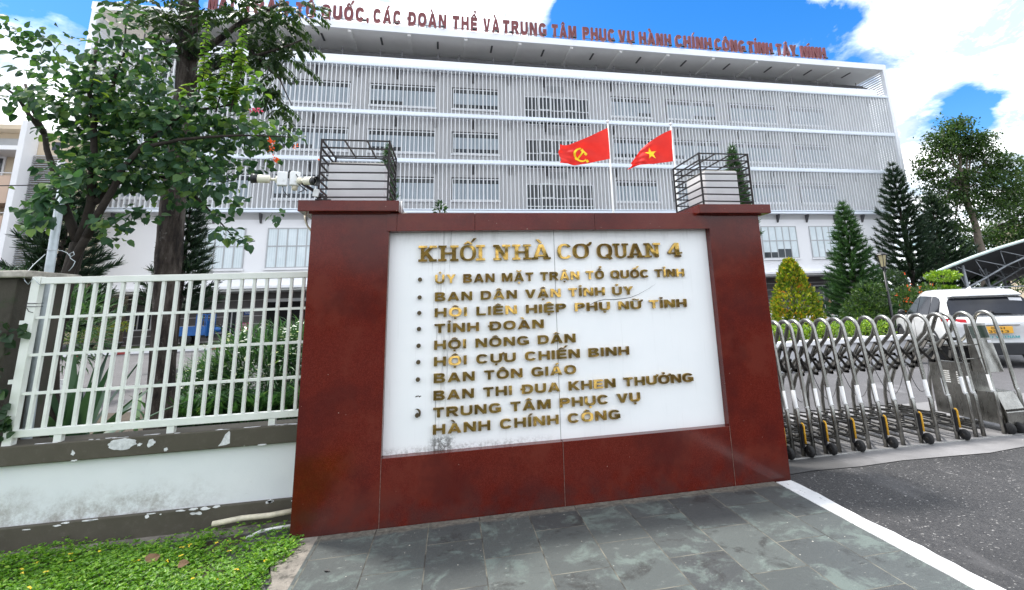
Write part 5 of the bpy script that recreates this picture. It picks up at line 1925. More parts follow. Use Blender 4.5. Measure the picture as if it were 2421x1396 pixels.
for (u, v, ru, rv, n) in clus:
    y = 6.3 + random.uniform(-.25, .35)
    P, D, k = px_cluster(u, v, ru, rv, y, .28 + .0028 * min(ru, 80), int(n * 2.1))
    H = unit(D * .7 + rng.normal(size=P.shape) * .45 + np.array([0, -.1, -.55]))
    N = unit(np.array([0, -.25, .8]) + rng.normal(size=P.shape) * .42)
    parts.append(leaf_arrays(P, H, N, rng.uniform(.045, .105, len(P)), 'heart'))
for (u, v, ru, rv, n) in ((118, 470, 48, 26, 26), (150, 430, 40, 30, 26), (100, 520, 34, 30, 16)):
    P, D, k = px_cluster(u, v, ru, rv, 5.02, .10, n)
    parts.append(leaf_arrays(P, unit(D * .7 + rng.normal(size=P.shape) * .45 + np.array([0, -.1, -.55])), unit(np.array([0, -.25, .8]) + rng.normal(size=P.shape) * .42), rng.uniform(.05, .115, n), 'heart'))
leaf_obj('crown', M['leaf_round'], parts, rt)
for (u, v0, v1) in ((490, 50, 215), (540, 95, 225), (577, 60, 170), (505, 180, 240), (560, 170, 235)):
    parts = []
    for j in range(54):
        t = j / 53
        c = A(u - 10 * t + random.uniform(-1, 1), v0 + (v1 - v0) * t, 6.1 + random.uniform(-.03, .03))
        an = j * 2.4
        H = np.array([[math.cos(an), math.sin(an) * .8, -.25]])
        parts.append(leaf_arrays(np.array([c]), H, np.array([[0, -.2, 1]]), [.03 + .062 * t ** .6], 'heart'))
    leaf_obj('young_shoot', M['leaf_lime'], parts, rt, 'bright lime green upright shoot')
parts = []
for _ in range(40):
    c = A(random.choice((455, 600, 610, 240)) + random.gauss(0, 22), random.choice((215, 290, 300, 180)) + random.gauss(0, 14), 5.9)
    parts.append(leaf_arrays(np.array([c]), np.array([[random.gauss(0, 1), random.gauss(0, 1), -.4]]), np.array([[0, -.3, 1]]), [.085], 'heart'))
leaf_obj('young_leaves', M['leaf_lime'], parts, rt)['kind'] = 'stuff'
parts_o, parts_p = [], []
for (u, v, k, dst) in ((643, 335, 18, parts_o), (640, 352, 9, parts_o), (653, 379, 15, parts_o), (695, 347, 4, parts_o), (757, 373, 3, parts_o), (600, 262, 11, parts_p), (610, 258, 8, parts_p)):
    c = np.array(A(u, v, 5.95))
    P = c + rng.normal(size=(k, 3)) * .016
    pk = dst is parts_p
    leaf_obj('flower_head', M['flower_pink' if pk else 'flower_orange'], [leaf_arrays(P, rand_dirs(k), rand_dirs(k), rng.uniform(.026, .045, k), 'oval')], rt, 'pink flower head' if pk else 'orange flower head')

# --- tall tree with a straight trunk and fine drooping leaves
tt = thing('tall_tree', 'tall tree with a thick rough brown trunk rising out of the picture behind the fence', 'tree', (-3.62, 8, 0))
g = G()
tp = [(-3.70, -.1, .185), (-3.73, .3, .155), (-3.77, 1.08, .144), (-3.81, 1.8, .147), (-3.845, 2.5, .151), (-3.87, 3.2, .147), (-3.89, 4.0, .137), (-3.905, 4.95, .131), (-3.97, 5.7, .126), (-4.03, 6.4, .12), (-4.05, 7.6, .10), (-4.0, 9, .06)]
n = 20
rings = []
for x, z, r_ in tp:
    rings.append([Vector((x + r_ * (1 + .09 * math.sin(3 * a + z) + .06 * math.sin(7 * a - 2 * z)) * math.cos(a), 8 + r_ * (1 + .09 * math.sin(3 * a + z)) * math.sin(a), z)) for a in [2 * math.pi * k / n for k in range(n)]])
fine = []
for i in range(len(rings) - 1):
    for t in np.linspace(0, 1, 7)[:-1]:
        fine.append([a.lerp(b, t) * 1.0 + Vector((random.uniform(-.004, .004), random.uniform(-.004, .004), 0)) for a, b in zip(rings[i], rings[i + 1])])
fine.append(rings[-1])
g.loft(fine)
limb(g, [A(445, 150, 8), A(490, 110, 7.9), A(560, 60, 7.8), A(660, 10, 7.7)], .07, .02)
limb(g, [A(450, 200, 8), A(520, 150, 7.7), A(620, 130, 7.5), A(715, 95, 7.4)], .05, .01)
limb(g, [A(560, 60, 7.8), A(600, 130, 7.6), A(660, 190, 7.5), A(690, 250, 7.45)], .025, .005)
limb(g, [A(440, 80, 8), A(390, 60, 8.1), A(320, 10, 8.2)], .04, .012)
limb(g, [A(440, 110, 8), A(395, 120, 8.1), A(345, 115, 8.2)], .025, .008)
for j in range(7):
    an = j * .9
    limb(g, [(-4.04, 8, 6.8 + .25 * j), (-4.04 + 1.2 * math.cos(an), 8 + 1.2 * math.sin(an), 7.4 + .25 * j), (-4.04 + 2.3 * math.cos(an), 8 + 2.3 * math.sin(an), 7.7 + .25 * j)], .05, .015)
g.build('trunk', M['bark'], tt)


def fronds(c, n, L, dst, droop=.7, size=.11, spread=1.0):
    """compound leaves: leaflets in two rows along a drooping rachis"""
    for _ in range(n):
        an = random.uniform(0, 6.28)
        d = Vector((math.cos(an) * spread, math.sin(an) * spread, random.uniform(-.6, .25))).normalized()
        p = Vector(c)
        Ps, Hs = [], []
        m = int(L / .055)
        for i in range(m):
            d = (d + Vector((0, 0, -droop / m))).normalized()
            p = p + d * .055
            s_ = d.cross(Vector((0, 0, 1))).normalized()
            for q in (-1, 1):
                Ps.append(tuple(p))
                Hs.append(tuple((s_ * q * .8 + d * .55 + Vector((0, 0, -.5))).normalized()))
        P, H = np.array(Ps), np.array(Hs)
        N = np.array([[0, 0, 1]]) + rng.normal(size=P.shape) * .35
        dst.append(leaf_arrays(P, H, N, rng.uniform(size * .8, size * 1.2, len(P)), 'oval'))


parts = []
for (u, v, ru, rv, n) in ((560, 20, 110, 40, 34), (640, 70, 60, 40, 26), (640, 20, 60, 30, 16), (415, 25, 70, 35, 18), (375, 85, 45, 30, 12), (350, 20, 55, 30, 14), (625, 145, 55, 40, 16), (680, 110, 35, 40, 12),
                          (640, 215, 35, 30, 9), (675, 255, 15, 20, 5), (560, 120, 60, 40, 16), (700, 30, 30, 30, 8), (480, 60, 40, 40, 12), (510, 150, 40, 30, 8), (390, 140, 30, 20, 5)):
    for _ in range(n):
        a, r_ = random.uniform(0, 6.28), random.random() ** .5
        fronds(A(u + ru * r_ * math.cos(a), v + rv * r_ * math.sin(a), 7.75 + random.uniform(-.5, .5)), 1, random.uniform(.28, .5), parts)
for j in range(110):
    an, rr_ = random.uniform(0, 6.28), random.uniform(.5, 2.4)
    fronds((-4.0 + rr_ * math.cos(an), 8 + rr_ * math.sin(an), random.uniform(7.4, 9.6)), 1, .45, parts)
leaf_obj('crown', M['leaf_fine'], parts, tt)


# --- star pines
def pine(label, base, h, r, whorls, nb, mat='needle', skirt=.06, up=.55, dens=1.0, nl=.17):
    t = thing('star_pine', label, 'tree', base, group='star pines', local=True)
    g = G()
    g.tube([(0, 0, -.1), (0, 0, h * .5), (0, 0, h * .97)], [.035 * h ** .7, .024 * h ** .7, .008], 8)
    P, H, N, S = [], [], [], []
    for w in range(whorls):
        f = skirt + (1 - skirt) * (w / (whorls - 1)) ** .92
        z = h * f * .985
        L = r * ((1 - f) ** .78 * .97 + .035)
        for b in range(nb):
            an = 2 * math.pi * (b + .5 * (w % 2)) / nb + random.uniform(-.22, .22)
            LL = L * random.uniform(.66, 1.16)
            d0 = Vector((math.cos(an), math.sin(an), 0))
            tip = up * LL * .55
            pts = []
            m = max(4, int(LL / .16))
            for i in range(m + 1):
                s_ = i / m
                pts.append(Vector((0, 0, z)) + d0 * LL * s_ + Vector((0, 0, LL * (-.10 * s_ + up * .85 * s_ ** 2.0))))
            g.tube(pts, [.018 * (1 - .7 * i / m) for i in range(m + 1)], 4)
            cnt = int(LL * 125 * dens)
            for _ in range(cnt):
                s_ = random.uniform(.12, 1.0) * m
                i = min(m - 1, int(s_))
                p = pts[i].lerp(pts[i + 1], s_ - i)
                ax = (pts[i + 1] - pts[i]).normalized()
                rd = Vector((random.gauss(0, 1), random.gauss(0, 1), random.gauss(0, 1)))
                rd = (rd - ax * rd.dot(ax)).normalized()
                hd = ax * .95 + rd * .62 + Vector((0, 0, .15))
                P.append(tuple(p)); H.append(tuple(hd)); N.append((random.gauss(0, 1), random.gauss(0, 1), random.gauss(0, 1)))
                S.append(random.uniform(.75, 1.2) * nl * 1.12)
    g.build('trunk', M['barkdark'], t)
    leaf_obj('crown', M[mat], [leaf_arrays(np.array(P), np.array(H), np.array(N), np.array(S), 'needle')], t)
    return t


def ground_at(u, y):
    q = at(u, 700, y)
    return (q.x, y, -.04)


pine('green star pine with layered fresh branches behind the gate, right of the golden topiary', ground_at(2026, 17), 5.15, 1.35, 23, 10, 'needle_green', .05, .45, 1.7, .17)
pine('tall dark star pine touching the right end of the office block', ground_at(2166, 24), 8.9, 2.5, 24, 9, 'needle', .04, .62, 1.3, .21)
pine('dark star pine in front of the big airy tree, left of the carport roof', ground_at(2246, 27), 7.9, 2.5, 22, 9, 'needle', .04, .62, 1.3, .21)
pine('slim star pine rising behind the right iron cage', ground_at(1771, 25), 10.1, 1.5, 26, 7, 'needle_green', .45, .6, 1.1, .24)
pine('star pine behind the left iron cage', ground_at(905, 25), 9.7, 1.1, 22, 6, 'needle_green', .5, .7, 1.0, .22)
pine('dark star pine behind the round leaved tree at the left', ground_at(128, 15), 5.6, 1.7, 18, 8, 'needle', .27, .45, 1.3, .2)
pine('dark star pine half hidden by the thick brown trunk', ground_at(425, 20), 6.3, 1.5, 18, 8, 'needle', .30, .5, 1.2, .22)


# --- shrubs
def shrub(name, label, cat, blobs, mat, shape, size, up=.3, stem=True, base=None, group=None, flowers=None):
    base = base or (blobs[0][0][0], blobs[0][0][1], -.04)
    t = thing(name, label, cat, base, group=group)
    parts = []
    for c, r_, n in blobs:
        P, D = ellipsoid_pts(n, c, r_, .45)
        H = unit(D + rng.normal(size=P.shape) * .5 + np.array([0, 0, up]))
        N = unit(rng.normal(size=P.shape) * .6 + np.array([0, -.2, .8]))
        parts.append(leaf_arrays(P, H, N, rng.uniform(size * .7, size * 1.25, n), shape))
    if stem:
        g = G()
        for c, r_, n in blobs:
            limb(g, [(base[0], base[1], base[2]), ((base[0] + c[0]) / 2, (base[1] + c[1]) / 2, (base[2] + c[2]) / 2), c], .035, .012, 5)
        g.build('stem', M['stem'], t)
    leaf_obj('foliage', M[mat], parts, t)
    if flowers:
        fm, nm, cs_ = flowers
        leaf_obj('flowers', M[fm], cs_, t)['kind'] = 'stuff'
    return t


# golden cone
cy = 12.2
cx_ = at(1882, 740, cy).x
t = thing('topiary_cone', 'golden green clipped cone shrub with orange young leaves behind the gate', 'shrub', (cx_, cy, .45))
n = 5200
z = rng.random(n) ** 1.35
zz_ = .55 + z * 1.98
rad = .78 * (1 - z) ** .78 * (1 + .10 * np.sin(z * 17)) + .05
an = rng.random(n) * 2 * math.pi
rr_ = rad * (.72 + .30 * rng.random(n)) * (1 + .10 * np.sin(3 * an + 7 * z) + .06 * np.sin(7 * an - 11 * z))
P = np.stack([cx_ + rr_ * np.cos(an), cy + rr_ * np.sin(an), zz_], 1)
H = unit(np.stack([np.cos(an), np.sin(an), np.full(n, .9)], 1) + rng.normal(size=(n, 3)) * .4)
leaf_obj('foliage', M['leaf_gold'], [leaf_arrays(P, H, rng.normal(size=(n, 3)) * .5 + np.stack([np.cos(an), np.sin(an), np.full(n, .4)], 1), rng.uniform(.07, .13, n), 'oval')], t)
g = G().tube([(cx_, cy, .4), (cx_, cy, 2.3)], [.04, .012], 6)
for k in range(18):
    a_, z_ = k * 2.4, .6 + k * .09
    g.tube([(cx_, cy, z_), (cx_ + .5 * (1 - k / 20) * math.cos(a_), cy + .5 * (1 - k / 20) * math.sin(a_), z_ + .2)], [.012, .005], 4)
g.build('trunk', M['stem'], t)

# planter bed behind the gate
pb = thing('planter_wall', 'low white capped planter wall behind the folding gate', 'wall', (7, 10.6, -.04))
G().box(3.6, 10.6, 10.52, 10.68, -.04, .50).build('face', simple('grey_white_render', (.50, .50, .52), .8, 0, .12, 2), pb)
G().box(3.55, 10.65, 10.46, 10.74, .50, .60).build('cap', M['wallwhite'], pb, bevel=.008)
G().box(10.46, 10.6, 10.741, 12.2, -.04, .50).build('side', M['wallwhite'], pb)
structure(G().box(3.6, 10.45, 10.69, 13.2, -.03, .44).build('planter_soil', M['soil']))
shr = []
t = thing('hedge', 'clipped lime green hedge in the planter behind the folding gate', 'hedge', (7, 11.1, .45))
n = 6800
P = np.stack([3.7 + 6.8 * rng.random(n), 10.78 + .62 * rng.random(n), .50 + .42 * rng.random(n) ** .6], 1)
P[:, 2] += .04 * np.sin(P[:, 0] * 9) + .03 * np.sin(P[:, 0] * 23)
leaf_obj('foliage', M['leaf_hedge'], [leaf_arrays(P, rand_dirs(n, .2), rng.normal(size=(n, 3)) * .5 + np.array([0, -.3, .8]), rng.uniform(.045, .08, n), 'oval')], t)
g = G()
for k in range(44):
    x = 3.75 + k * .152
    g.tube([(x, 11.1, .4), (x + .05, 11.0, .85)], [.012, .005], 4)
g.build('stems', M['stem'], t)
n = 2600
t = thing('hedge', 'darker low hedge along the back of the planter', 'hedge', (7, 12.7, .45))
P = np.stack([3.7 + 6.1 * rng.random(n), 12.3 + .7 * rng.random(n), .45 + .45 * rng.random(n) ** .6], 1)
leaf_obj('foliage', M['leaf_dark'], [leaf_arrays(P, rand_dirs(n, .2), rng.normal(size=(n, 3)) * .5 + np.array([0, -.3, .8]), rng.uniform(.06, .10, n), 'oval')], t)
gk = G().box(13.5, 29, 25.9, 26.2, -.04, .42)
tag(gk.build('garden_wall', M['wallwhite']), 'long low white garden wall in front of the seated people', 'wall')

q = ground_at(2036, 15.5)
shrub('shrub', 'rounded dark green shrub in front of the green star pine', 'shrub', [((q[0], 15.5, .75), (.75, .7, .8), 1700), ((q[0] + .25, 15.4, 1.5), (.55, .5, .45), 800), ((q[0] - .35, 15.3, .5), (.5, .5, .6), 700), ((q[0] + .6, 15.5, .6), (.5, .5, .7), 700)], 'leaf_tree', 'oval', .12)
q = ground_at(2142, 17)
fl = []
for k in range(46):
    c = np.array((q[0] + random.gauss(0, .6), 16.4 + random.gauss(0, .2), .9 + random.gauss(0, .45)))
    fl.append(leaf_arrays(c + rng.normal(size=(4, 3)) * .03, rand_dirs(4), rand_dirs(4), [.08] * 4, 'oval'))
shrub('shrub', 'loose shrub with small orange pink flowers behind the white car', 'shrub', [((q[0], 17, .9), (.9, .8, .9), 1300), ((q[0] + 1.0, 17, 1.1), (.8, .7, .8), 900), ((q[0] - .5, 17, .6), (.7, .6, .6), 700)], 'leaf_tree', 'oval', .13, flowers=('flower_orange', 0, fl))
q = ground_at(2228, 18)
shrub('shrub', 'light green layered shrub under the carport edge', 'shrub', [((q[0] + .2, 18, 2.15), (.75, .5, .2), 700), ((q[0] + .1, 18, 1.55), (.8, .5, .18), 700), ((q[0] + .5, 18, 1.2), (.9, .5, .2), 700)], 'leaf_hedge', 'oval', .12)
q = ground_at(2085, 21)
shrub('shrub', 'dark tangled shrub below the street lantern', 'shrub', [((q[0], 21, .9), (1.1, .9, 1.2), 1700), ((q[0] + .6, 21, 1.9), (.8, .7, .7), 900)], 'leaf_fine', 'oval', .16)
q = ground_at(45, 13)
shrub('shrub', 'feathery dark green shrub above the left pillar cap', 'shrub', [((q[0] - .3, 13, 1.9), (1.5, .8, .75), 2600), ((q[0] + .9, 13, 1.5), (.9, .8, .9), 1200)], 'needle_green', 'blade', .22)
q = ground_at(1043, 8)
shrub('sapling', 'small leafy sapling tip showing above the sign wall top', 'plant', [((at(1040, 492, 7).x, 7, 2.93), (.075, .075, .10), 60), ((at(1040, 492, 7).x, 7, 2.7), (.1, .1, .2), 50)], 'leaf_dark', 'oval', .06, base=(at(1040, 492, 7).x, 7, -.04))


# --- broadleaf trees at the right
def airy_tree(label, base, trunk, blobs, mat, size, name='shade_tree', bark='barkpale'):
    t = thing(name, label, 'tree', base)
    g = G()
    limb(g, [base] + trunk, .34, .16, 10, .05)
    top = Vector(trunk[-1])
    parts = []
    for c, r_, n in blobs:
        limb(g, [trunk[-2] if random.random() < .4 else trunk[-1], (Vector(c) + top) / 2 + Vector((0, 0, -.4)), c], .11, .03, 6, .1)
        for _ in range(5):
            dd = rand_dirs(1)[0] * np.array(r_) * .9
            limb(g, [c, tuple(np.array(c) + dd * .5), tuple(np.array(c) + dd)], .03, .008, 4, .05)
        # leaves gathered in small sprays so that gaps stay open
        ns = max(6, n // 26)
        C, D = ellipsoid_pts(ns, c, r_, .25)
        for i in range(ns):
            m = 26
            P = C[i] + rng.normal(size=(m, 3)) * np.array([.38, .38, .16]) * (size / .3)
            H = unit(rng.normal(size=(m, 3)) + np.array([0, 0, -.25]))
            N = unit(rng.normal(size=(m, 3)) * .45 + np.array([0, 0, 1]))
            parts.append(leaf_arrays(P, H, N, rng.uniform(size * .7, size * 1.2, m), 'oval'))
    g.build('trunk', M[bark], t)
    leaf_obj('crown', M[mat], parts, t)
    return t


Y = 33
B = lambda u, v, rx, rz, n, y=Y: (tuple(at(u, v, y)), (rx, rx * .9, rz), n)
airy_tree('big airy broadleaf tree with a pale trunk rising behind the pines at the right', ground_at(2328, Y),
          [at(2322, 600, Y), at(2308, 540, Y), at(2285, 470, Y), at(2270, 400, Y)],
          [B(2255, 310, 1.5, 1.3, 1360), B(2228, 360, 1.6, 1.2, 1360), B(2290, 350, 1.7, 1.3, 1530), B(2195, 400, 1.2, 1.2, 884), B(2330, 385, 1.8, 1.3, 1530), B(2245, 425, 1.8, 1.2, 1360), B(2300, 440, 1.9, 1.3, 1530),
           B(2350, 440, 1.7, 1.4, 1360), B(2210, 470, 1.5, 1.2, 1020), B(2270, 490, 2.0, 1.2, 1360), B(2340, 490, 1.7, 1.2, 1190), B(2200, 530, 1.2, 1.1, 680), B(2255, 545, 1.4, .9, 680), B(2380, 400, 1.6, 1.3, 1100), B(2395, 460, 1.5, 1.4, 1000), B(2225, 330, 1.2, 1.0, 600), B(2310, 340, 1.5, 1.1, 900), B(2268, 300, .8, .7, 340)], 'leaf_tree', .26)
Y2 = 37
airy_tree('dense green tree at the far right edge above the carport', ground_at(2440, Y2), [at(2440, 600, Y2), at(2435, 520, Y2), at(2430, 480, Y2)],
          [B(2400, 420, 1.8, 1.5, 900, Y2), B(2440, 440, 2.2, 1.8, 1000, Y2), B(2385, 490, 1.8, 1.5, 900, Y2), B(2430, 520, 2.2, 1.6, 1000, Y2), B(2365, 540, 1.6, 1.2, 700, Y2), B(2480, 400, 2.2, 2, 700, Y2), B(2390, 570, 2, 1.1, 900, Y2), B(2340, 575, 1.8, 1.2, 900, Y2), B(2300, 560, 1.8, 1.3, 900, Y2), B(2420, 470, 2.0, 1.6, 1000, Y2), B(2415, 545, 2.0, 1.4, 1000, Y2)], 'leaf_tree', .28, bark='barkdark')
Y3 = 44
airy_tree('dark green tree filling the gap behind the two dark pines', ground_at(2215, Y3), [at(2215, 640, Y3), at(2212, 600, Y3), at(2210, 570, Y3)],
          [B(2190, 600, 2.0, 1.8, 900, Y3), B(2235, 590, 2.2, 1.8, 900, Y3), B(2280, 600, 2.2, 1.8, 900, Y3), B(2160, 640, 2, 1.4, 700, Y3), B(2250, 640, 2.6, 1.3, 900, Y3), B(2310, 610, 2.0, 1.4, 600, Y3)], 'leaf_dark', .32, bark='barkdark')
airy_tree('green trees seen under the carport roof', ground_at(2380, 46), [at(2380, 650, 46), at(2380, 640, 46), at(2380, 630, 46)],
          [B(2330, 660, 3, 1.6, 900, 46), B(2400, 655, 3, 1.8, 900, 46), B(2450, 650, 3, 1.8, 700, 46)], 'leaf_tree', .34, bark='barkdark')

# --- white flowering shrub with strap leaves, inside the fence
c = (-3.05, 9.5, 0)
t = thing('flowering_shrub', 'large spreading shrub with strap leaves and white flower heads behind the fence', 'shrub', (c[0], c[1], -.04))
parts, fl = [], []
for (bx, by_, bz, rx, rz, n) in ((-3.0, 9.5, .50, .95, .85, 3600), (-2.3, 9.7, .60, .8, .85, 2800), (-3.65, 9.3, .30, .55, .6, 1700), (-1.7, 9.9, .7, .8, .75, 1000)):
    P, D = ellipsoid_pts(n, (bx, by_, bz), (rx, rx * .75, rz), .3)
    H = unit(D * .8 + rng.normal(size=P.shape) * .4 + np.array([0, -.2, .25]))
    parts.append(leaf_arrays(P, H, np.array([[0, 0, 1]]) + rng.normal(size=P.shape) * .3, rng.uniform(.2, .42, n), 'arch'))
    m = int(n * .16)
    P, D = ellipsoid_pts(m, (bx, by_ - .05, bz + .12), (rx, rx * .75, rz), .85)
    keep = (P[:, 2] > bz + .10 - .35 * rng.random(m)) & (np.sin(P[:, 0] * 7 + P[:, 2] * 5) + rng.normal(size=m) * .6 > -.35)
    P = P[keep]
    fl.append(leaf_arrays(P, rand_dirs(len(P)) * np.array([1, 1, .3]), np.array([[0, -.3, 1]]) + rng.normal(size=P.shape) * .3, rng.uniform(.05, .10, len(P)), 'oval'))
leaf_obj('foliage', M['leaf_strap'], parts, t)
leaf_obj('flowers', M['flower_white'], fl, t)['kind'] = 'stuff'
# grassy strap clumps in front of it
for (x, y, r_, lab) in ((-3.55, 8.5, .55, 'clump of long arching grass leaves left of the white flowering shrub, beside the trunk'), (-2.75, 8.6, .6, 'clump of long arching grass leaves below the middle of the white flowering shrub'), (-2.0, 8.7, .6, 'clump of long arching grass leaves behind the sign wall end of the fence')):
    n = 260
    an = rng.random(n) * 2 * math.pi
    P = np.stack([x + .16 * rng.normal(size=n), y + .12 * rng.normal(size=n), np.full(n, -.02)], 1)
    H = unit(np.stack([np.cos(an) * .8, np.sin(an) * .8, 1.0 + .5 * rng.random(n)], 1))
    N = np.stack([np.cos(an), np.sin(an), -.8 * np.ones(n)], 1) * -1
    g_ = thing('grass_clump', lab, 'plant', (x, y, -.04), group='grass clumps inside the fence')
    leaf_obj('leaves', M['leaf_strap'], [leaf_arrays(P, H, N, rng.uniform(.5, .95, n), 'arch')], g_)

# --- agave
ax, ay = at(175, 1000, 6.7).x, 6.7
ag = thing('agave', 'spiky agave with long dark grey green leaves behind the left part of the fence', 'plant', (ax, ay, -.04))
g = G()
for k in range(26):
    an = k * 2.4 + .3
    el = R(84 - k * 2.2)
    L = 1.02 + .3 * math.sin(k * 1.7) ** 2
    d = Vector((math.cos(an) * math.cos(el), math.sin(an) * math.cos(el), math.sin(el)))
    s_ = d.cross(Vector((0, 0, 1))).normalized()
    nrm = s_.cross(d)
    rows = []
    for i in range(8):
        f = i / 7
        w = .068 * math.sin(math.pi * (.18 + .82 * f) ** .8) + .002
        p = Vector((ax, ay, .14)) + d * L * f + Vector((0, 0, -.26 * L * math.cos(el) * f ** 2.2))
        rows += [p - s_ * w + nrm * .014, p, p + s_ * w + nrm * .014]
    g.add(rows, [(i * 3 + j, i * 3 + j + 1, i * 3 + j + 4, i * 3 + j + 3) for i in range(7) for j in range(2)], 0, True)
g.build('leaves', M['leaf_agave'], ag, recalc=False)
# crumpled sheet and grille beside the agave
sx_, sy_ = at(118, 885, 6.9).x, 6.9
g = G()
pts = [(rng.uniform(-.02, .02), 0) for _ in range(2)]
nu, nv = 9, 6
vs = []
for j in range(nv):
    for i in range(nu):
        vs.append((sx_ - .26 + .52 * i / (nu - 1) + rng.normal() * .02, sy_ + .1 * math.sin(i * 1.3) + rng.normal() * .03, .80 + .26 * j / (nv - 1) * (1 - abs(i / (nu - 1) - .45) * .9) + rng.normal() * .02))
g.add(vs, [(j * nu + i, j * nu + i + 1, (j + 1) * nu + i + 1, (j + 1) * nu + i) for j in range(nv - 1) for i in range(nu - 1)])
sh_ = g.build('scrap_sheet', M['palewhite'])
md = sh_.modifiers.new('thickness', 'SOLIDIFY'); md.thickness = .006
tag(sh_, 'crumpled white sheet lying on scrap behind the fence', 'scrap')
g = G()
for k in range(7):
    g.bar((sx_ - .1, sy_ - .06, .45 + k * .05), (sx_ + .26, sy_ - .05, .50 + k * .05), .012)
g.bar((sx_ - .1, sy_ - .05, -.05), (sx_ - .1, sy_ - .05, .82), .02)
g.bar((sx_ + .26, sy_ - .04, -.05), (sx_ + .26, sy_ - .04, .87), .02)
tag(g.build('scrap_grille', M['iron']), 'dark slatted grille under the crumpled white sheet', 'scrap')

# --- ivy on the left pillar
parts = []
for (u, v, ru, rv, n) in ((58, 785, 12, 22, 6), (12, 820, 14, 50, 14), (6, 960, 12, 50, 18), (30, 1000, 14, 26, 8)):
    P = np.array([np.array(at(u + ru * random.gauss(0, .6), v + rv * random.gauss(0, .6), 4.93)) for _ in range(n)])
    P[:, 0] = np.minimum(P[:, 0], -3.30)
    parts.append(leaf_arrays(P, rng.normal(size=(n, 3)) + np.array([0, -.3, -.6]), np.array([[0, -1, .4]]) + rng.normal(size=(n, 3)) * .4, rng.uniform(.04, .085, n), 'heart'))
iv = leaf_obj('creeper', M['leaf_dark'], parts)
tag(iv, 'small dark creeper leaves climbing the left pillar and fence post', 'plant')

# --- ground cover
n = 52000
xs = rng.uniform(-4.6, -1.03, n)
ys = rng.uniform(2.3, 4.92, n)
den = np.sin(xs * 3.1 + ys * 2.2) + np.sin(xs * 7.3 - ys * 5.1) * .6 + rng.normal(size=n) * .7
edge_d = np.minimum((4.86 - ys) / .22, (-1.08 - xs + .05 * np.sin(ys * 9)) / .12)
keep = (den > -1.6) & (edge_d + rng.normal(size=n) * .3 > .25) & ~((xs > -1.75) & (ys > 4.55) & (rng.random(n) < .8))
xs, ys = xs[keep], ys[keep]
n = len(xs)
hz = .015 + .055 * rng.random(n) + .028 * np.sin(xs * 5) * np.sin(ys * 6 + 1)
P = np.stack([xs, ys, -.04 + hz], 1)
parts = []
for q in range(3):
    an = rng.random(n) * 6.28
    H = np.stack([np.cos(an), np.sin(an), .25 + .3 * rng.random(n)], 1)
    N = np.array([[0, 0, 1]]) + rng.normal(size=(n, 3)) * .35
    parts.append(leaf_arrays(P, H, N, rng.uniform(.014, .034, n), 'oval'))
gc = leaf_obj('ground_cover', M['leaf_cover'], parts)
tag(gc, 'bright green creeping ground cover in the verge below the wall', 'ground cover', kind='stuff')
n = 70
P = np.stack([rng.uniform(-3.4, -1.1, n), rng.uniform(3.0, 4.75, n), rng.uniform(.02, .05, n)], 1)
parts = [leaf_arrays(P, rand_dirs(n) * np.array([1, 1, .2]), np.array([[0, -.3, 1]]) + rng.normal(size=(n, 3)) * .2, rng.uniform(.014, .024, n), 'oval') for _ in range(3)]
tag(leaf_obj('yellow_flowers', M['flower_yellow'], parts), 'tiny yellow flowers dotted over the green ground cover', 'flowers', kind='stuff')
for i, (u, v, L, an, lab) in enumerate(((345, 1330, .085, 1.0, 'curled brown dry leaf lying on the ground cover'), (420, 1338, .06, .2, 'smaller brown dry leaf right of the curled one on the ground cover'))):
    p = at(u, v, 4.2)
    q = EYE + (ray(u, v) * ((.035 - EYE.z) / ray(u, v).z))
    V, Fc = leaf_arrays(np.array([q]), np.array([[math.cos(an), math.sin(an), .15]]), np.array([[.2, -.5, 1]]), [L], 'heart')
    tag(leaf_obj('dry_leaf', M['dryleaf'], [(V, Fc)]), lab, 'leaf', 'dry leaves on the verge')
q = EYE + (ray(766, 1349) * ((.004 - EYE.z) / ray(766, 1349).z))
V, Fc = leaf_arrays(np.array([q]), np.array([[.8, -.5, .06]]), np.array([[0, 0, 1]]), [.05], 'oval')
tag(leaf_obj('leaf_scrap', M['black'], [(V, Fc)]), 'small black dead leaf on the grey slate paving', 'leaf')

# --- unseen trees added behind the viewer, to be mirrored in the granite, the gold letters and the car windows
parts = []
for i in range(34):
    P, D = ellipsoid_pts(150, (-42 + 2.7 * i + random.uniform(-1, 1), -21 + random.uniform(-2, 2), random.uniform(2.0, 3.6)), (2.2, 1.8, 1.9), .4)
    parts.append(leaf_arrays(P, rand_dirs(150), rand_dirs(150), rng.uniform(.7, 1.2, 150), 'oval'))
tag(leaf_obj('added_trees', M['leaf_tree'], parts), 'added row of unseen green trees across the road, mirrored in the polished granite', 'trees', kind='stuff')
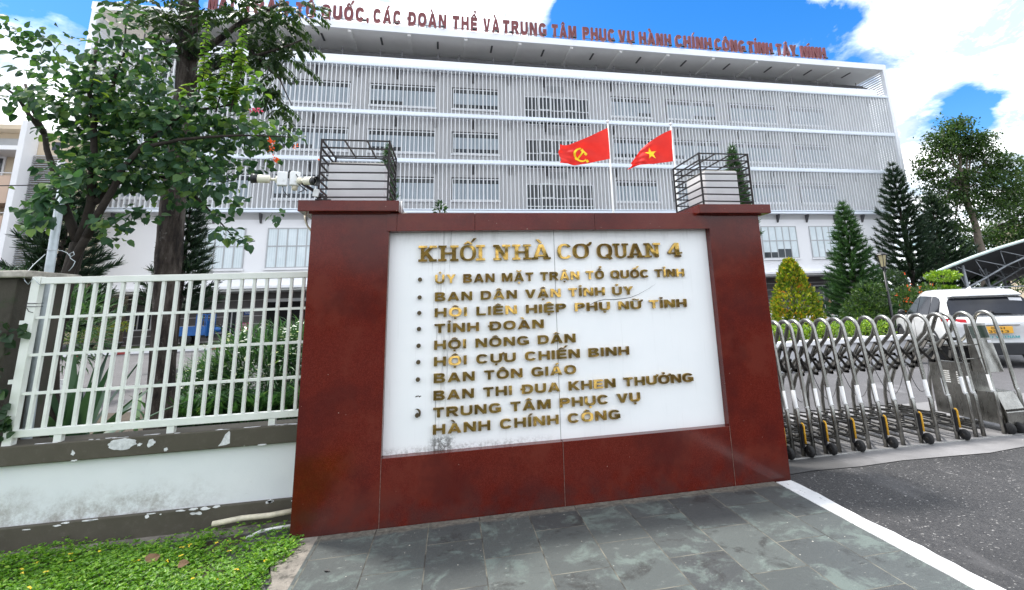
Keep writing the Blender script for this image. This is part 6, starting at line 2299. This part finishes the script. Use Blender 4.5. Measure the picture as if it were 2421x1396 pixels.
# ------------------------------------------------------------------ carport, lamp, kerbs, pots, tricycle, people
cpt = thing('carport', 'dark vaulted carport with a pale green front edge and steel truss at the right', 'carport', (30, 24, -.04))
prof = [(21.45, 2.16), (22.85, 2.62), (24.44, 3.06), (26.06, 3.46), (27.76, 3.82), (29.6, 4.08), (31.6, 4.2), (33.6, 4.2), (35.6, 4.08), (38, 3.8), (41, 3.2), (44, 2.2)]
g = G()
n = len(prof)
DX = 1.6       # the vault runs back obliquely
g.loft([[Vector((x + DX * (y - 20), y, z)) for x, z in prof] + [Vector((x + DX * (y - 20), y, z - .05)) for x, z in reversed(prof)] for y in (20.05, 38)], smooth=False)
rf = g.build('roof', M['carport'], cpt)
G().tube([(x, 20.0, z) for x, z in prof], .075, 8).build('edge_beam', M['carport_edge'], rf)
for y in (20.3, 24, 28):
    g = G()
    dx_ = DX * (y - 20)
    lowp = [(23.6, 1.62), (24.9, 2.10), (26.2, 2.62), (27.6, 3.05), (29.6, 3.4), (32, 3.55)]
    up_ = [(23.2, 2.66), (24.44, 2.96), (26.06, 3.36), (27.76, 3.72), (29.6, 3.98), (31.6, 4.1)]
    for (a, b) in zip(lowp, lowp[1:]):
        g.tube([(a[0] + dx_, y, a[1]), (b[0] + dx_, y, b[1])], .045, 6)
    for a, b in zip(lowp, up_):
        g.tube([(a[0] + dx_, y, a[1]), (b[0] + dx_, y, b[1])], .025, 5)
    for a, b in zip(lowp[1:], up_):
        g.tube([(a[0] + dx_, y, a[1]), (b[0] + dx_, y, b[1])], .025, 5)
    g.tube([(22.2 + dx_, y, 1.62), (25.6 + dx_, y, 1.62), (36 + dx_, y, 1.62)], .03, 6)
    g.tube([(22.4 + dx_, y, .7), (23.6 + dx_, y, 1.62), (24.9 + dx_, y, 2.10)], .03, 6)
    g.build('truss', M['truss'], cpt)
    for x in (23.75, 37):
        G().tube([(x + dx_, y, -.04), (x + dx_ - .15, y, 2.7)], .075, 10).build('post', M['truss'], cpt)
PY = 52.0
a, b = at(2396, 540, PY), at(2400, 517, PY)
pp = thing('gate_post', 'beige rendered square post with a white cap behind the carport roof', 'post', (a.x + 2, PY + 1, -.04))
zc_ = at(2400, 530, PY).z
G().box(a.x + .35, a.x + 5, PY, PY + 3, -.04, zc_).build('shaft', M['beige'], pp)
G().box(a.x - .35, a.x + 5.5, PY - .3, PY + 3.3, zc_, b.z).build('cap', M['palewhite'], pp)

q = at(2085, 612, 15)
lx, lz = q.x, q.z
lp = thing('street_lamp', 'black classical street lantern on a post right of the green star pine', 'street lamp', (lx, 15, -.04))
G().tube([(lx, 15, -.04), (lx, 15, .5), (lx, 15, lz - .35)], [.08, .05, .035], 10).build('post', M['black'], lp)
g = G().lathe([(.001, .19), (.03, .17), (.05, .12), (.17, .06), (.19, .03), (.16, .02)], (lx, 15, lz + .1), 8, smooth=False)
g.lathe([(.05, -.34), (.09, -.30), (.06, -.27)], (lx, 15, lz), 8)
for k in range(6):
    an = k * math.pi / 3
    g.bar((lx + .09 * math.cos(an), 15 + .09 * math.sin(an), lz - .28), (lx + .155 * math.cos(an), 15 + .155 * math.sin(an), lz + .12), .014)
g.build('lantern_frame', M['black'], lp)
G().lathe([(.001, -.27), (.07, -.27), (.135, .11), (.001, .12)], (lx, 15, lz), 6, smooth=False).build('lantern_glass', simple('old_lamp_glass', (.42, .37, .22), .2, 0, .15), lp)

g = G()
x = -30.0
bk = thing('yard_kerb', 'red and white painted kerb across the yard in front of the office block', 'kerb', (-18, 30, -.04))
i = 0
while x < -9:
    L = 1.55 if i % 2 == 0 else .5
    G().box(x, x + L - .012, 30.0, 30.25, -.04, .13).build('kerb_block', M['palewhite'] if i % 2 == 0 else M['redpaint'], bk, bevel=.02)
    x += L
    i += 1
structure(G().box(-30, -9, 30.25, 35.0, -.03, .10).build('lawn_strip', simple('lawn', (.05, .075, .025), .9, 0, .3, 5)))
# floor line in the yard
structure(G().add([(-14, 26.4, -.034), (-5, 26.9, -.034), (-5, 27.02, -.034), (-14, 26.5, -.034)], [(0, 1, 2, 3)]).build('yard_line', M['concrete']))
for name, lab, u, y, pot, blobs, mat, sz in (
        ('potted_plant', 'silvery shrub in a red pot, leftmost of the potted plants by the yard kerb', 106, 31, ('terracotta', .45, .5), [((0, 0, 1.1), (.5, .5, .65), 380)], 'leaf_fine', .13),
        ('potted_plant', 'round green bush in a grey trough between the other potted plants', 178, 31, ('potgrey', .85, .42), [((0, 0, .95), (.8, .6, .5), 900), ((.2, 0, 1.2), (.5, .5, .3), 350)], 'leaf_hedge', .10),
        ('potted_plant', 'flat topped yellow leaved bonsai in a grey pot by the yard kerb', 262, 31, ('potgrey', .5, .42), [((-.35, 0, 1.0), (.5, .5, .2), 380), ((.35, 0, 1.2), (.55, .5, .22), 420)], 'leaf_gold', .09)):
    p = at(u, 800, y)
    t = thing(name, lab, 'potted plant', (p.x, y, .1), group='potted plants by the yard kerb', local=True)
    m, w, h = pot
    G().lathe([(w * .72, 0), (w, h), (w * 1.08, h), (w * 1.08, h - .06)], n=16).build('pot', M[m], t)
    parts = []
    g = G()
    for c, r_, k in blobs:
        P, D = ellipsoid_pts(k, c, r_, .5)
        parts.append(leaf_arrays(P, D + rng.normal(size=P.shape) * .4 + np.array([0, 0, .4]), np.array([[0, 0, 1]]) + rng.normal(size=P.shape) * .5, rng.uniform(sz * .7, sz * 1.3, k), 'oval'))
        limb(g, [(0, 0, h * .8), (c[0] * .4, 0, h + .2), (c[0], 0, c[2])], .05, .02, 6, .02)
    g.build('stem', M['stem'], t)
    leaf_obj('foliage', M[mat], parts, t)

# blue cargo tricycle
ty = 34.2
tx0 = at(416, 790, ty).x
tr = thing('cargo_tricycle', 'blue three-wheeled cargo motorcycle parked before the dark ground floor of the office block', 'tricycle', (tx0 + 1.2, ty, .10))
zb = .10
cargo = G()
cargo.box(tx0, tx0 + 1.75, ty - .55, ty + .55, zb + .52, zb + .58)
cargo.box(tx0, tx0 + 1.75, ty - .58, ty - .54, zb + .5, zb + 1.0)
cargo.box(tx0, tx0 + 1.75, ty + .54, ty + .58, zb + .5, zb + 1.0)
cargo.box(tx0 - .03, tx0, ty - .58, ty + .58, zb + .5, zb + 1.0)
cargo.box(tx0 + 1.75, tx0 + 1.79, ty - .58, ty + .58, zb + .5, zb + 1.0)
cargo.build('cargo_bed', M['blue'], tr, bevel=.015)
g = G()
for yy_ in (ty - .55, ty + .55):
    for xx in (tx0 + 1.22, tx0 + 1.50, tx0 + 1.76):
        g.bar((xx, yy_, zb + 1.0), (xx, yy_, zb + 1.68), .05)
    g.bar((tx0 + 1.2, yy_, zb + 1.66), (tx0 + 1.78, yy_, zb + 1.66), .05)
    g.bar((tx0 + 1.2, yy_, zb + 1.35), (tx0 + 1.78, yy_, zb + 1.35), .04)
for k in range(4):
    yy_ = ty - .55 + 1.1 * k / 3
    g.bar((tx0 + 1.77, yy_, zb + 1.0), (tx0 + 1.77, yy_, zb + 1.68), .04)
g.box(tx0 + 1.74, tx0 + 1.80, ty - .56, ty + .56, zb + .45, zb + 1.3)
g.build('cab_frame', M['blue'], tr)
G().lathe([(.001, -.05), (.07, -.05), (.07, .02), (.001, .03)], (tx0 + 1.5, ty - .62, zb + 1.5), 10, 'y').build('side_lamp', M['teal'], tr)


def tyre(x, y, z, r_, w, nm='wheel'):
    o = G().lathe([(r_ * .62, -w), (r_ * .95, -w), (r_, -w * .5), (r_, w * .5), (r_ * .95, w), (r_ * .62, w)], (x, y, z), 22, 'y').build(nm, M['rubber'], tr)
    h = G().lathe([(.001, -w * .6), (.05, -w * .6), (.05, w * .6), (.001, w * .6)], (x, y, z), 10, 'y')
    for k in range(8):
        a = k * math.pi / 4
        h.bar((x + .04 * math.cos(a), y, z + .04 * math.sin(a)), (x + r_ * .64 * math.cos(a), y, z + r_ * .64 * math.sin(a)), .014)
    h.build('spokes', M['chrome'], o)


tyre(tx0 + .75, ty - .5, zb + .30, .30, .07)
tyre(tx0 + .75, ty + .5, zb + .30, .30, .07)
tyre(tx0 + 2.55, ty, zb + .30, .30, .05)
g = G()
g.box(tx0 + .1, tx0 + 1.7, ty - .3, ty + .3, zb + .36, zb + .50)
g.bar((tx0 + 1.6, ty, zb + .42), (tx0 + 2.3, ty, zb + .42), .10, .2)
g.bar((tx0 + 2.55, ty - .07, zb + .3), (tx0 + 2.3, ty - .07, zb + .95), .03)
g.bar((tx0 + 2.55, ty + .07, zb + .3), (tx0 + 2.3, ty + .07, zb + .95), .03)
g.build('chassis', M['black'], tr)
G().lathe([(.001, -.1), (.13, -.08), (.16, .1), (.13, .32), (.001, .36)], (tx0 + 2.0, ty, zb + .78), 14, 'x').build('fuel_tank', M['blue'], tr)
G().loft([[Vector((tx0 + 2.25 + a, ty + b, zb + z_)) for a, b in ((0, -.09), (.34, -.06), (.34, .06), (0, .09))] for z_ in (.58, .66)], smooth=False).build('mudguard', M['bluedark'], tr)
G().box(tx0 + 1.6, tx0 + 2.0, ty - .16, ty + .16, zb + .74, zb + .84).build('seat', M['black'], tr, bevel=.03)
g = G().tube([(tx0 + 2.15, ty - .38, zb + 1.06), (tx0 + 2.28, ty - .2, zb + 1.03), (tx0 + 2.3, ty, zb + .98), (tx0 + 2.28, ty + .2, zb + 1.03), (tx0 + 2.15, ty + .38, zb + 1.06)], .018, 6)
for s_ in (-1, 1):
    g.tube([(tx0 + 2.22, ty + .3 * s_, zb + 1.04), (tx0 + 2.26, ty + .34 * s_, zb + 1.2)], .008, 5)
    g.lathe([(.001, -.015), (.06, -.01), (.06, .01), (.001, .015)], (tx0 + 2.26, ty + .34 * s_, zb + 1.22), 10, 'x')
g.build('handlebar', M['black'], tr)
G().lathe([(.001, -.08), (.09, -.06), (.1, .06), (.001, .07)], (tx0 + 2.42, ty, zb + .92), 12, 'x').build('headlamp', M['chrome'], tr)

# white car hidden behind the right sign pillar: only its tail shows
c2 = copy_tree(car)
c2.location = (13.1, 19.4, -.04)
c2.rotation_euler = (0, 0, R(78))
c2['label'] = 'white car mostly hidden by the sign wall, its tail showing left of the golden topiary'

# two people sitting by the office wall
bench = thing('bench', 'low grey bench under the two seated people', 'bench', (29.3, 35.4, -.04))
G().box(28.2, 30.4, 35.2, 35.65, .36, .42).build('seat', M['potgrey'], bench, bevel=.01)
for x in (28.4, 30.2):
    G().box(x - .05, x + .05, 35.25, 35.6, -.04, .36).build('leg', M['potgrey'], bench)


def skinned(name, chains, radii, mat, parent, sub=2):
    """one continuous surface grown round connected joints"""
    names = list(radii)
    me = bpy.data.meshes.new(name)
    me.from_pydata([radii[k][0] for k in names], [(names.index(a), names.index(b)) for a, b in chains], [])
    me.materials.append(mat)
    o = put(name, me, parent)
    sk = o.modifiers.new('skin', 'SKIN')
    sk.use_smooth_shade = True
    for i, k in enumerate(names):
        r_ = radii[k][1]
        me.skin_vertices[0].data[i].radius = (r_, r_)
    me.skin_vertices[0].data[0].use_root = True
    md = o.modifiers.new('subdivision', 'SUBSURF')
    md.levels = md.render_levels = sub
    return o


def seated(label, x, y, facing, lean, shirt, legs):
    t = thing('person', label, 'person', (x, y, -.04), facing, local=True)
    s = .46
    J = {'pelvis': ((0, 0, s + .10), .125), 'waist': ((0, -.02 - lean * .3, s + .28), .115), 'chest': ((0, -.03 - lean * .7, s + .48), .135), 'neck': ((0, -.04 - lean, s + .64), .055), 'head0': ((0, -.06 - lean * 1.1, s + .74), .075), 'head1': ((0, -.065 - lean * 1.1, s + .86), .088)}
    E = [('pelvis', 'waist'), ('waist', 'chest'), ('chest', 'neck'), ('neck', 'head0'), ('head0', 'head1')]
    for n_, q_ in (('l', 1), ('r', -1)):
        J['hip' + n_] = ((q_ * .10, -.04, s + .08), .095); J['knee' + n_] = ((q_ * .14, -.44, s + .06), .065)
        J['ank' + n_] = ((q_ * .13, -.46, .10), .042); J['toe' + n_] = ((q_ * .14, -.64, .05), .035)
        J['sho' + n_] = ((q_ * .19, -.03 - lean * .85, s + .57), .062); J['elb' + n_] = ((q_ * .25, -.16 - lean, s + .32), .045); J['wri' + n_] = ((q_ * .14, -.38 - lean * .5, s + .20), .032); J['han' + n_] = ((q_ * .10, -.46 - lean * .5, s + .18), .036)
        E += [('pelvis', 'hip' + n_), ('hip' + n_, 'knee' + n_), ('knee' + n_, 'ank' + n_), ('ank' + n_, 'toe' + n_), ('chest', 'sho' + n_), ('sho' + n_, 'elb' + n_), ('elb' + n_, 'wri' + n_), ('wri' + n_, 'han' + n_)]
    skinned('body', E, J, M['skin'], t)
    up_ = {k: (p, r_ * 1.16) for k, (p, r_) in J.items() if k in ('pelvis', 'waist', 'chest', 'shol', 'shor', 'elbl', 'elbr')}
    skinned('shirt', [e for e in E if e[0] in up_ and e[1] in up_], up_, shirt, t)
    lo_ = {k: (p, r_ * 1.2) for k, (p, r_) in J.items() if k in ('pelvis', 'hipl', 'hipr', 'kneel', 'kneer', 'ankl', 'ankr')}
    skinned('trousers', [e for e in E if e[0] in lo_ and e[1] in lo_], lo_, legs, t)
    h = J['head1'][0]
    G().lathe([(.001, .115), (.06, .10), (.098, .04), (.10, -.02), (.085, -.07)], (h[0], h[1] + .02, h[2] + .01), 14).build('hair', M['hair'], t)
    g = G()
    for q_ in (-1, 1):
        g.lathe([(.001, -.004), (.011, 0), (.001, .004)], (q_ * .033, h[1] - .088, h[2] - .02), 8, 'y')
    g.bar((-.025, h[1] - .086, h[2] - .085), (.025, h[1] - .086, h[2] - .085), .008)
    g.build('face_marks', M['hair'], t)
    G().lathe([(.012, -.03), (.016, .0), (.004, .03)], (0, h[1] - .092, h[2] - .045), 8).build('nose', M['skin'], t)
    return t


seated('person in dark clothes seated upright at the left end of the bench', 28.75, 35.42, R(-12), .05, M['darkcloth'], M['darkcloth'])
seated('person in a dark top and grey trousers leaning forward on the bench', 29.45, 35.42, R(25), .22, M['darkcloth'], M['greycloth'])
